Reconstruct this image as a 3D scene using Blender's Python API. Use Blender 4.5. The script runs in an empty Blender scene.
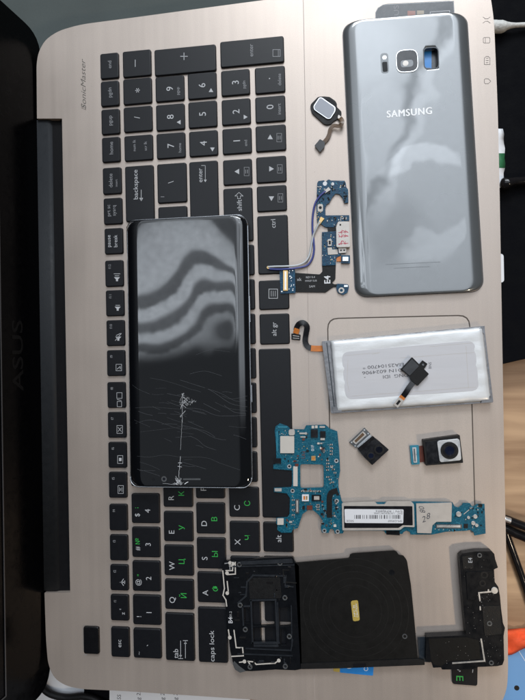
import bpy, bmesh, math, random
from mathutils import Vector, Matrix
from mathutils.geometry import tessellate_polygon
random.seed(7)
sc = bpy.context.scene
C = sc.collection
S = 0.001                       # all measures below are millimetres

# ---------------------------------------------------------------- camera
F, CX, CY, H = 526.0, 262.5, 350.0, 290.56
M = Matrix(((0.992549093805967, 0.026734488660323304, 0.1188762528894012),
            (-0.02440743442308363, 0.9994817418015587, -0.020988686242954326),
            (-0.11937576609109865, 0.01793083716376212, 0.992687217379558)))
cam_d = bpy.data.cameras.new('camera')
cam = bpy.data.objects.new('camera', cam_d)
C.objects.link(cam)
cam.matrix_world = Matrix.Translation((0, 0, H * S)) @ M.to_4x4()
cam_d.sensor_fit = 'VERTICAL'
cam_d.sensor_height = 24
cam_d.lens = 24 * F / 700
cam_d.clip_start = 0.01
cam_d.clip_end = 50
sc.camera = cam

def W(x, y, z=0.0):
    """point (mm) at height z above the palm rest for a place measured on the photograph"""
    d = M @ Vector(((x - CX) / F, -(y - CY) / F, -1))
    s = (z - H) / d.z
    return Vector((d.x * s, d.y * s, z))

# ---------------------------------------------------------------- materials
def nodes_of(name):
    m = bpy.data.materials.new(name)
    m.use_nodes = True
    return m, m.node_tree.nodes, m.node_tree.links, m.node_tree.nodes['Principled BSDF']

def mat(name, col, rough=0.5, metal=0.0, spec=0.5, coat=0.0, coat_ior=1.5, coat_rough=0.03, var=0.08, scale=300,
        bump=0.0, bscale=900, rvar=0.08, stretch=(1, 1, 1), ior=1.5, alpha=1.0):
    m, n, l, b = nodes_of(name)
    tc = n.new('ShaderNodeTexCoord')
    mp = n.new('ShaderNodeMapping')
    mp.inputs['Scale'].default_value = stretch
    l.new(tc.outputs['Object'], mp.inputs['Vector'])
    no = n.new('ShaderNodeTexNoise')
    no.inputs['Scale'].default_value = scale
    no.inputs['Detail'].default_value = 4
    l.new(mp.outputs[0], no.inputs['Vector'])
    mx = n.new('ShaderNodeMix')
    mx.data_type = 'RGBA'
    mx.inputs[6].default_value = (*[c * (1 - var) for c in col], 1)
    mx.inputs[7].default_value = (*[min(1, c * (1 + var)) for c in col], 1)
    l.new(no.outputs['Fac'], mx.inputs[0])
    l.new(mx.outputs[2], b.inputs['Base Color'])
    mr = n.new('ShaderNodeMapRange')
    mr.inputs['From Min'].default_value = 0.3
    mr.inputs['From Max'].default_value = 0.7
    mr.inputs['To Min'].default_value = max(0.02, rough - rvar)
    mr.inputs['To Max'].default_value = rough + rvar
    l.new(no.outputs['Fac'], mr.inputs['Value'])
    l.new(mr.outputs[0], b.inputs['Roughness'])
    b.inputs['Metallic'].default_value = metal
    b.inputs['Specular IOR Level'].default_value = spec
    b.inputs['IOR'].default_value = ior
    b.inputs['Coat Weight'].default_value = coat
    b.inputs['Coat IOR'].default_value = coat_ior
    b.inputs['Coat Roughness'].default_value = coat_rough
    if coat:
        sm_ = n.new('ShaderNodeTexNoise'); sm_.inputs['Scale'].default_value = 55; sm_.inputs['Detail'].default_value = 6; sm_.inputs['Distortion'].default_value = 1.5
        l.new(tc.outputs['Object'], sm_.inputs['Vector'])
        q_ = n.new('ShaderNodeMapRange'); q_.inputs['From Min'].default_value = 0.5; q_.inputs['From Max'].default_value = 0.72
        q_.inputs['To Min'].default_value = coat_rough; q_.inputs['To Max'].default_value = 0.07
        l.new(sm_.outputs['Fac'], q_.inputs['Value']); l.new(q_.outputs[0], b.inputs['Coat Roughness'])
    if bump:
        bn = n.new('ShaderNodeTexNoise')
        bn.inputs['Scale'].default_value = bscale
        bn.inputs['Detail'].default_value = 3
        l.new(mp.outputs[0], bn.inputs['Vector'])
        bp = n.new('ShaderNodeBump')
        bp.inputs['Strength'].default_value = bump
        bp.inputs['Distance'].default_value = 0.0003
        l.new(bn.outputs['Fac'], bp.inputs['Height'])
        l.new(bp.outputs[0], b.inputs['Normal'])
    return m

MT = dict(
    deck=mat('champagne_metal', (0.47, 0.423, 0.378), 0.5, 0.2, 0.4, var=0.03, scale=60, bump=0.12, bscale=2500, rvar=0.04),
    pad=mat('touchpad_surface', (0.50, 0.452, 0.402), 0.5, 0.1, 0.4, var=0.02, scale=50, rvar=0.03),
    groove=mat('groove_shadow_gap', (0.07, 0.055, 0.045), 0.7),
    crease=mat('palm_rest_crease', (0.34, 0.29, 0.26), 0.5),
    under=mat('dark_laptop_underside', (0.005, 0.005, 0.006), 0.6, spec=0.15),
    key=mat('black_key_plastic', (0.0055, 0.006, 0.008), 0.40, spec=0.27, var=0.1, scale=500, bump=0.08, bscale=3000, rvar=0.03),
    power=mat('power_key_plastic', (0.005, 0.005, 0.006), 0.25, spec=0.3),
    legend=mat('white_key_print', (0.42, 0.43, 0.45), 0.6, var=0.05),
    legend_dim=mat('grey_key_print', (0.235, 0.24, 0.255), 0.6, var=0.05),
    legend_green=mat('green_key_print', (0.02, 0.33, 0.05), 0.6, var=0.05),
    emboss=mat('engraved_print', (0.095, 0.085, 0.075), 0.55),
    hinge=mat('hinge_cover_plastic', (0.015, 0.017, 0.020), 0.6, spec=0.25, var=0.1, bump=0.15, bscale=1500),
    bezel=mat('glossy_black_bezel', (0.0011, 0.0012, 0.0017), 0.22, spec=0.08),
    lidscreen=mat('dark_display_panel', (0.0018, 0.0018, 0.0024), 0.3, spec=0.08),
    lidlogo=mat('faint_grey_logo', (0.007, 0.007, 0.0075), 0.35, spec=0.1),
    lidedge=mat('bezel_rim', (0.06, 0.06, 0.065), 0.4),
    glass=mat('black_phone_glass', (0.003, 0.0034, 0.0045), 0.03, spec=0.5, var=0.1, rvar=0.012, ior=1.75, scale=60),
    frame=mat('polished_phone_frame', (0.33, 0.34, 0.36), 0.3, 1.0),
    crack=mat('white_glass_fracture', (0.75, 0.77, 0.8), 0.4, var=0.2),
    crackdim=mat('faint_glass_fracture', (0.075, 0.08, 0.088), 0.4, var=0.3, scale=900),
    camgrey=mat('grey_lens_ring', (0.12, 0.125, 0.13), 0.3, 0.5),
    shell=mat('blue_grey_back_glass', (0.108, 0.116, 0.122), 0.26, 0.3, 0.5, coat=1.0, coat_ior=1.8, coat_rough=0.02, var=0.04, scale=30, rvar=0.04),
    shelledge=mat('dark_shell_rim', (0.02, 0.026, 0.034), 0.25, 0.2),
    white=mat('bright_white_print', (0.86, 0.87, 0.88), 0.4, var=0.02),
    ribm=mat('lightened_rib_plastic', (0.014, 0.0165, 0.021), 0.32, spec=0.5, var=0.3, scale=300, bump=0.1, bscale=2200),  # frame plastic painted lighter, so raised relief stands out from its recesses
    black=mat('matt_black_plastic', (0.006, 0.006, 0.0065), 0.5, spec=0.25, var=0.25, scale=400, bump=0.3, bscale=2000),
    blackgloss=mat('glossy_black_part', (0.008, 0.008, 0.010), 0.18, spec=0.5),
    bframe=mat('dark_frame_plastic', (0.0045, 0.0052, 0.0068), 0.32, spec=0.16, var=0.3, scale=300, bump=0.1, bscale=2200),
    coil=mat('black_coil_sheet', (0.005, 0.0049, 0.0048), 0.5, spec=0.18, var=0.12, scale=200, bump=0.12, bscale=800),
    coilring=mat('black_coil_ring', (0.008, 0.0078, 0.0075), 0.42, spec=0.28),
    pcb_flat=mat('teal_circuit_board', (0.003, 0.10, 0.17), 0.4, var=0.3, scale=350, spec=0.5, bump=0.25, bscale=1800),
    pcbdark_flat=mat('dark_blue_circuit_board', (0.004, 0.052, 0.115), 0.38, var=0.35, scale=420, bump=0.3, bscale=1800),
    pcbtrace=mat('light_teal_trace', (0.012, 0.17, 0.25), 0.4, var=0.2),
    silver=mat('silver_shield', (0.46, 0.43, 0.40), 0.45, 0.4, var=0.08, bump=0.1, bscale=900),
    silverb=mat('bright_silver', (0.62, 0.63, 0.64), 0.32, 0.8),
    beige=mat('pale_beige_part', (0.50, 0.47, 0.43), 0.5, var=0.04),
    gold=mat('gold_contact', (0.60, 0.40, 0.17), 0.35, 0.8, var=0.2),
    orange=mat('orange_polyimide', (0.52, 0.16, 0.025), 0.4, var=0.3, scale=500),
    brown=mat('brown_flex_film', (0.10, 0.055, 0.025), 0.35, var=0.5, scale=700),
    redbrown=mat('red_brown_flex', (0.12, 0.025, 0.012), 0.4, var=0.3),
    red=mat('red_ink', (0.45, 0.03, 0.07), 0.6, var=0.3),
    foil=mat('white_silver_pouch_foil', (0.66, 0.67, 0.68), 0.36, 0.22, var=0.05, scale=90, bump=0.6, bscale=150, stretch=(1, 1.6, 1)),
    foilmid=mat('lavender_grey_pouch_face', (0.51, 0.507, 0.53), 0.42, 0.15, var=0.05, scale=60, bump=0.4, bscale=90, stretch=(0.3, 2, 1)),
    foildark=mat('dark_pouch_fold', (0.20, 0.20, 0.21), 0.35, 0.7, var=0.35, scale=180, bump=0.5, bscale=300),
    ink=mat('dark_ink', (0.07, 0.07, 0.08), 0.6),
    labelw=mat('white_paper_label', (0.64, 0.65, 0.68), 0.5, var=0.02),
    yellow=mat('yellow_label', (0.40, 0.29, 0.06), 0.5, var=0.15, scale=600),
    blue=mat('blue_sticker', (0.015, 0.20, 0.56), 0.4, var=0.05),
    cablew=mat('pale_grey_cable', (0.45, 0.48, 0.50), 0.4),
    cableb=mat('violet_blue_cable', (0.045, 0.06, 0.24), 0.35),
    lens=mat('dark_lens_glass', (0.004, 0.005, 0.010), 0.05, spec=0.6),
    lensblue=mat('blue_lens_coating', (0.005, 0.008, 0.022), 0.08, spec=0.6),
    buttonface=mat('satin_grey_button', (0.20, 0.21, 0.235), 0.35, 0.3),
    rim=mat('light_button_rim', (0.62, 0.64, 0.67), 0.3, 0.6),
    stickdark=mat('dark_spec_sticker', (0.02, 0.026, 0.034), 0.3, var=0.1),
    pink=mat('dusty_pink_print', (0.33, 0.17, 0.15), 0.5),
    tan=mat('tan_print', (0.36, 0.31, 0.25), 0.5),
    cloth=mat('black_fabric', (0.0018, 0.002, 0.0032), 0.8, spec=0.08, var=0.4, scale=120, bump=0.6, bscale=700),
    greycloth=mat('grey_green_fabric', (0.075, 0.088, 0.086), 0.85, spec=0.15, var=0.25, scale=25, bump=0.3, bscale=500),
    braid=mat('braided_white_cord', (0.55, 0.55, 0.53), 0.6, var=0.35, scale=700, bump=0.8, bscale=900),
    paper=mat('white_paper', (0.70, 0.71, 0.74), 0.7, var=0.03, scale=40),
    green=mat('green_print', (0.02, 0.13, 0.05), 0.6, var=0.3),
    orangecloth=mat('orange_red_cloth', (0.75, 0.085, 0.02), 0.8, var=0.2, bump=0.5, bscale=400),
    bluecard=mat('light_blue_card', (0.13, 0.30, 0.56), 0.5, var=0.06, scale=40),
    pen=mat('glossy_black_metal', (0.012, 0.011, 0.012), 0.15, 0.3),
)
# wood: long straight grain
def wood():
    m, n, l, b = nodes_of('light_oak_wood')
    tc = n.new('ShaderNodeTexCoord'); mp = n.new('ShaderNodeMapping')
    mp.inputs['Rotation'].default_value = (0, 0, math.radians(-62))
    mp.inputs['Scale'].default_value = (9, 95, 9)
    l.new(tc.outputs['Object'], mp.inputs['Vector'])
    a = n.new('ShaderNodeTexNoise'); a.inputs['Scale'].default_value = 1.0; a.inputs['Detail'].default_value = 8
    a.inputs['Distortion'].default_value = 0.6
    l.new(mp.outputs[0], a.inputs['Vector'])
    r = n.new('ShaderNodeValToRGB')
    r.color_ramp.elements[0].position = 0.32; r.color_ramp.elements[0].color = (0.24, 0.135, 0.07, 1)
    r.color_ramp.elements[1].position = 0.68; r.color_ramp.elements[1].color = (0.48, 0.31, 0.18, 1)
    l.new(a.outputs['Fac'], r.inputs[0]); l.new(r.outputs[0], b.inputs['Base Color'])
    b.inputs['Roughness'].default_value = 0.45
    return m
MT['wood'] = wood()
def board(name, dark, mid, line):
    m, n, l, b = nodes_of(name)
    tc = n.new('ShaderNodeTexCoord')
    def vor(scale, feat, lo, hi, a, b_):
        v = n.new('ShaderNodeTexVoronoi'); v.feature = feat; v.distance = 'MANHATTAN' if feat == 'F1' else 'EUCLIDEAN'; v.inputs['Scale'].default_value = scale
        l.new(tc.outputs['Object'], v.inputs['Vector'])
        q = n.new('ShaderNodeMapRange'); q.inputs['From Min'].default_value = lo; q.inputs['From Max'].default_value = hi
        q.inputs['To Min'].default_value = a; q.inputs['To Max'].default_value = b_; l.new(v.outputs['Distance'], q.inputs['Value']); return q.outputs[0]
    def mixc(f, A, B):
        q = n.new('ShaderNodeMix'); q.data_type = 'RGBA'; l.new(f, q.inputs[0])
        for k, c in ((6, A), (7, B)):
            if isinstance(c, tuple): q.inputs[k].default_value = (*c, 1)
            else: l.new(c, q.inputs[k])
        return q.outputs[2]
    no = n.new('ShaderNodeTexNoise'); no.inputs['Scale'].default_value = 260; no.inputs['Detail'].default_value = 5
    l.new(tc.outputs['Object'], no.inputs['Vector'])
    c1 = mixc(no.outputs['Fac'], dark, mid)
    c2 = mixc(vor(520, 'DISTANCE_TO_EDGE', 0.03, 0.07, 0.55, 0.0), c1, line)
    c3 = mixc(vor(1500, 'F1', 0.10, 0.16, 0.8, 0.0), c2, tuple(min(1, x * 2.2 + .05) for x in line))
    l.new(c3, b.inputs['Base Color']); b.inputs['Roughness'].default_value = 0.34; b.inputs['Specular IOR Level'].default_value = 0.3
    bp = n.new('ShaderNodeBump'); bp.inputs['Strength'].default_value = 0.35; bp.inputs['Distance'].default_value = 0.0002
    l.new(vor(520, 'DISTANCE_TO_EDGE', 0.03, 0.07, 1, 0), bp.inputs['Height']); l.new(bp.outputs[0], b.inputs['Normal'])
    return m
MT['pcb'] = board('teal_circuit_board', (0.0005, 0.048, 0.082), (0.003, 0.108, 0.172), (0.010, 0.145, 0.21))
MT['pcbdark'] = board('dark_blue_circuit_board', (0.0005, 0.018, 0.045), (0.003, 0.056, 0.125), (0.012, 0.11, 0.19))
def brushed(name, col, metal, rough):
    m, n, l, b = nodes_of(name)
    tc = n.new('ShaderNodeTexCoord')
    def noise(scale, stretch, detail=4):
        mp = n.new('ShaderNodeMapping'); mp.inputs['Scale'].default_value = stretch
        l.new(tc.outputs['Object'], mp.inputs['Vector'])
        q = n.new('ShaderNodeTexNoise'); q.inputs['Scale'].default_value = scale; q.inputs['Detail'].default_value = detail
        l.new(mp.outputs[0], q.inputs['Vector']); return q.outputs['Fac']
    def mr(x, a, b_, lo=0.3, hi=0.7):
        q = n.new('ShaderNodeMapRange'); q.inputs['From Min'].default_value = lo; q.inputs['From Max'].default_value = hi
        q.inputs['To Min'].default_value = a; q.inputs['To Max'].default_value = b_; l.new(x, q.inputs['Value']); return q.outputs[0]
    def mul(x, y, op='MULTIPLY'):
        q = n.new('ShaderNodeMath'); q.operation = op; l.new(x, q.inputs[0]); l.new(y, q.inputs[1]); return q.outputs[0]
    streak = noise(260, (1, 0.035, 1), 5); smudge = noise(22, (1, 1, 1), 5); grain = noise(2600, (1, 1, 1), 2)
    k = mul(mul(mr(streak, 0.965, 1.03), mr(grain, 0.94, 1.06)), mr(smudge, 0.965, 1.03))
    c = n.new('ShaderNodeVectorMath'); c.operation = 'SCALE'; c.inputs[0].default_value = col; l.new(k, c.inputs['Scale'])
    l.new(c.outputs[0], b.inputs['Base Color'])
    l.new(mul(mr(smudge, rough - 0.06, rough + 0.05), mr(streak, -0.02, 0.02), 'ADD'), b.inputs['Roughness'])
    b.inputs['Metallic'].default_value = metal; b.inputs['Specular IOR Level'].default_value = 0.4
    bp = n.new('ShaderNodeBump'); bp.inputs['Strength'].default_value = 0.16; bp.inputs['Distance'].default_value = 0.0002
    l.new(mul(grain, streak, 'ADD'), bp.inputs['Height']); l.new(bp.outputs[0], b.inputs['Normal'])
    return m
MT['deck'] = brushed('champagne_metal', (0.432, 0.369, 0.326), 0.45, 0.40)
MT['pad'] = brushed('touchpad_surface', (0.458, 0.396, 0.350), 0.32, 0.40)

# ---------------------------------------------------------------- object helpers
ORG = {}
def link(o, parent):
    C.objects.link(o)
    if parent is not None: o.parent = parent
def put(name, me, m, parent=None, origin=None):
    """link a mesh whose vertices are world mm as ONE object with its own origin"""
    vs = me.vertices
    if origin is None:
        xs = [v.co.x for v in vs]; ys = [v.co.y for v in vs]; zs = [v.co.z for v in vs]
        origin = Vector(((min(xs) + max(xs)) / 2, (min(ys) + max(ys)) / 2, min(zs)))
    me.transform(Matrix.Diagonal((S, S, S, 1)) @ Matrix.Translation(-origin))
    if m is not None:
        me.materials.clear(); me.materials.append(MT[m] if isinstance(m, str) else m)
    o = bpy.data.objects.new(name, me)
    link(o, parent)
    ORG[o] = origin
    base = ORG[parent] if parent is not None else Vector((0, 0, 0))
    o.location = (origin - base) * S
    return o
def thing(name, label, cat, loc, group=None):
    o = bpy.data.objects.new(name, None)
    o.empty_display_size = 0.01
    C.objects.link(o)
    o.location = Vector(loc) * S
    ORG[o] = Vector(loc)
    o['label'] = label; o['category'] = cat
    if group: o['group'] = group
    return o
def tag(o, label, cat, group=None):
    o['label'] = label; o['category'] = cat
    if group: o['group'] = group
    return o
def bevel(o, w, seg=2, ang=35):
    b = o.modifiers.new('bevel', 'BEVEL')
    b.width = w * S; b.segments = seg; b.limit_method = 'ANGLE'; b.angle_limit = math.radians(ang)
    return o
def rnd(poly, r, n=4):
    """round the corners of a polygon (list of 2D mm points); r may be a list"""
    out = []; N = len(poly)
    for i in range(N):
        p = Vector(poly[i][:2]); a = Vector(poly[i - 1][:2]); b = Vector(poly[(i + 1) % N][:2])
        rr = r[i] if isinstance(r, (list, tuple)) else r
        da = (a - p); db = (b - p)
        t = min(rr, da.length * 0.48, db.length * 0.48)
        if t < 1e-4: out.append(tuple(p)); continue
        A = p + da.normalized() * t; B = p + db.normalized() * t
        for k in range(n + 1):
            s = k / n
            q = A * (1 - s) ** 2 + p * 2 * s * (1 - s) + B * s * s
            out.append((q.x, q.y))
    return out
def prism_bm(bm, poly, z0, z1, holes=()):
    loops = [[Vector((p[0], p[1], 0)) for p in L] for L in [poly] + list(holes)]
    flat = [p for L in loops for p in L]
    tris = tessellate_polygon(loops)
    top = [bm.verts.new((p.x, p.y, z1)) for p in flat]
    bot = [bm.verts.new((p.x, p.y, z0)) for p in flat]
    for t in tris:
        try:
            bm.faces.new([top[i] for i in t]); bm.faces.new([bot[i] for i in reversed(t)])
        except ValueError: pass
    k = 0
    for L in loops:
        n = len(L)
        for i in range(n):
            j = (i + 1) % n
            bm.faces.new((bot[k + i], bot[k + j], top[k + j], top[k + i]))
        k += n
    return bm
def finish(bm, name):
    bmesh.ops.recalc_face_normals(bm, faces=bm.faces)
    me = bpy.data.meshes.new(name); bm.to_mesh(me); bm.free()
    return me
def P2(pts, z):
    return [tuple(W(x, y, z)[:2]) for x, y in pts]
def slab(name, pts, z0, z1, m, parent=None, r=0.0, bev=0.0, holes=(), hr=0.0):
    """prism over an outline measured on the photograph, at its real height"""
    bm = bmesh.new()
    poly = P2(pts, z1)
    if r: poly = rnd(poly, r)
    hh = [rnd(P2(h, z1), hr) if hr else P2(h, z1) for h in holes]
    prism_bm(bm, poly, z0, z1, hh)
    o = put(name, finish(bm, name), m, parent)
    if bev: bevel(o, bev)
    return o
def rect(x0, y0, x1, y1):
    return [(x0, y0), (x1, y0), (x1, y1), (x0, y1)]
def box(name, x0, y0, x1, y1, z0, z1, m, parent=None, r=0.15, bev=0.05):
    return slab(name, rect(x0, y0, x1, y1), z0, z1, m, parent, r, bev)
def strip_pts(pts, w):
    """outline of a ribbon of width w (mm) along mm points"""
    L = []; R = []
    n = len(pts)
    for i, p in enumerate(pts):
        a = Vector(pts[max(0, i - 1)]); b = Vector(pts[min(n - 1, i + 1)])
        d = (b - a).normalized(); nn = Vector((-d.y, d.x))
        ww = w[i] if isinstance(w, (list, tuple)) else w
        L.append(tuple(Vector(p) + nn * ww / 2)); R.append(tuple(Vector(p) - nn * ww / 2))
    return L + R[::-1]
def smooth_path(pts, n=6):
    out = []
    P = [Vector(p) for p in pts]
    for i in range(len(P) - 1):
        p0 = P[max(0, i - 1)]; p1 = P[i]; p2 = P[i + 1]; p3 = P[min(len(P) - 1, i + 2)]
        for k in range(n):
            t = k / n
            out.append(0.5 * ((2 * p1) + (p2 - p0) * t + (2 * p0 - 5 * p1 + 4 * p2 - p3) * t * t + (3 * p1 - p0 - 3 * p2 + p3) * t ** 3))
    out.append(P[-1])
    return [tuple(p) for p in out]
def ribbon_bm(bm, pts3, w, t):
    """flat ribbon following 3D mm points, thickness t"""
    n = len(pts3); rows = []
    for i, p in enumerate(pts3):
        a = Vector(pts3[max(0, i - 1)]); b = Vector(pts3[min(n - 1, i + 1)])
        d = (b - a); d.z = 0
        if d.length < 1e-6: d = Vector((1, 0, 0))
        d.normalize(); nn = Vector((-d.y, d.x, 0)); p = Vector(p)
        ww = w[i] if isinstance(w, (list, tuple)) else w
        rows.append([bm.verts.new(p + nn * ww / 2), bm.verts.new(p - nn * ww / 2),
                     bm.verts.new(p - nn * ww / 2 - Vector((0, 0, t))), bm.verts.new(p + nn * ww / 2 - Vector((0, 0, t)))])
    for i in range(n - 1):
        for k in range(4):
            bm.faces.new((rows[i][k], rows[i][(k + 1) % 4], rows[i + 1][(k + 1) % 4], rows[i + 1][k]))
    bm.faces.new(rows[0]); bm.faces.new(rows[-1][::-1])
def tube_bm(bm, pts3, r, seg=8):
    n = len(pts3); rings = []
    for i, p in enumerate(pts3):
        a = Vector(pts3[max(0, i - 1)]); b = Vector(pts3[min(n - 1, i + 1)])
        d = (b - a).normalized(); up = Vector((0, 0, 1))
        if abs(d.z) > 0.95: up = Vector((0, 1, 0))
        s = d.cross(up).normalized(); u = s.cross(d)
        rr = r[i] if isinstance(r, (list, tuple)) else r
        rings.append([bm.verts.new(Vector(p) + (s * math.cos(2 * math.pi * k / seg) + u * math.sin(2 * math.pi * k / seg)) * rr) for k in range(seg)])
    for i in range(n - 1):
        for k in range(seg):
            f = bm.faces.new((rings[i][k], rings[i][(k + 1) % seg], rings[i + 1][(k + 1) % seg], rings[i + 1][k])); f.smooth = True
    bm.faces.new(rings[0][::-1]); bm.faces.new(rings[-1])
def path3(pts):
    return smooth_path([tuple(W(*p)) for p in pts])
def tube(name, pts, r, m, parent=None, seg=8):
    bm = bmesh.new(); tube_bm(bm, path3(pts), r, seg)
    return put(name, finish(bm, name), m, parent)
def ribbon(name, pts, w, t, m, parent=None):
    bm = bmesh.new(); ribbon_bm(bm, path3(pts), w, t)
    return put(name, finish(bm, name), m, parent)
def traces(name, paths, w, z, m, parent, t=0.06, closed=False):
    """printed or laid lines: straight runs joined, one mesh"""
    bm = bmesh.new()
    for pts in paths:
        q = [Vector(W(x, y, z)) for x, y in pts]
        if closed: q.append(q[0].copy())
        for i in range(len(q) - 1):
            d = q[i + 1] - q[i]
            if d.length < 1e-6: continue
            e = d.normalized() * w * 0.5
            off = Vector((0, 0, 0.004 * (i % 2)))
            ribbon_bm(bm, [q[i] - e + off, q[i + 1] + e + off], w, t)
    return put(name, finish(bm, name), m, parent)
def disc(name, x, y, r, z0, z1, m, parent=None, seg=24, bev=0.0, inner=0.0):
    c = W(x, y, z1)
    poly = [(c.x + r * math.cos(2 * math.pi * k / seg), c.y + r * math.sin(2 * math.pi * k / seg)) for k in range(seg)]
    holes = []
    if inner: holes = [[(c.x + inner * math.cos(2 * math.pi * k / seg), c.y + inner * math.sin(2 * math.pi * k / seg)) for k in range(seg)]]
    bm = bmesh.new(); prism_bm(bm, poly, z0, z1, holes)
    o = put(name, finish(bm, name), m, parent)
    if bev: bevel(o, bev)
    return o
def text_mesh(s, size, bold=0.0, shear=0.0, space=1.0, align='CENTER'):
    cu = bpy.data.curves.new('lettering', 'FONT')
    cu.body = s; cu.size = size; cu.align_x = align; cu.align_y = 'CENTER'
    cu.offset = bold; cu.shear = shear; cu.space_character = space
    cu.extrude = 0.0
    cu.resolution_u = 3
    o = bpy.data.objects.new('lettering_tmp', cu); C.objects.link(o)
    bpy.context.view_layer.update()
    dg = bpy.context.evaluated_depsgraph_get()
    me = bpy.data.meshes.new_from_object(o.evaluated_get(dg))
    bpy.data.objects.remove(o); bpy.data.curves.remove(cu)
    return me
def text(s, x, y, z, size, ang=90, m='legend', parent=None, name='legend', fit=None, bold=0.0, shear=0.0, space=1.0):
    """lettering, cap height = size mm, fit = overall length mm, centred on (x, y)"""
    me = text_mesh(s, 10, bold, shear, space)
    xs = [v.co.x for v in me.vertices]; ys = [v.co.y for v in me.vertices]
    w = max(xs) - min(xs); h = 7.0
    sy = size / h; sx = fit / w if fit else sy
    cx_, cy_ = (max(xs) + min(xs)) / 2, (max(ys) + min(ys)) / 2
    me.transform(Matrix.Translation((-cx_, -cy_, 0)))
    me.transform(Matrix.Diagonal((sx, sy, 1, 1)))
    me.transform(Matrix.Rotation(math.radians(ang), 4, 'Z'))
    me.transform(Matrix.Translation(W(x, y, z)))
    if parent is None and name is None: return me
    return put(name, me, m, parent)
def join(mes):
    bm = bmesh.new()
    for me in mes: bm.from_mesh(me)
    r = bpy.data.meshes.new('joined'); bm.to_mesh(r); bm.free(); return r
def poly_me(pts, z, t=0.04):
    bm = bmesh.new(); prism_bm(bm, P2(pts, z), z - t, z); return finish(bm, 'mark')
def line_me(paths, z, w=0.25, closed=False):
    bm = bmesh.new()
    for pts in paths:
        q = [Vector(W(x, y, z)) for x, y in pts]
        if closed: q.append(q[0].copy())
        for i in range(len(q) - 1):
            d = q[i + 1] - q[i]
            if d.length < 1e-6: continue
            e = d.normalized() * w * 0.5
            off = Vector((0, 0, 0.004 * (i % 2)))
            ribbon_bm(bm, [q[i] - e + off, q[i + 1] + e + off], w, 0.04)
    return finish(bm, 'line')

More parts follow.
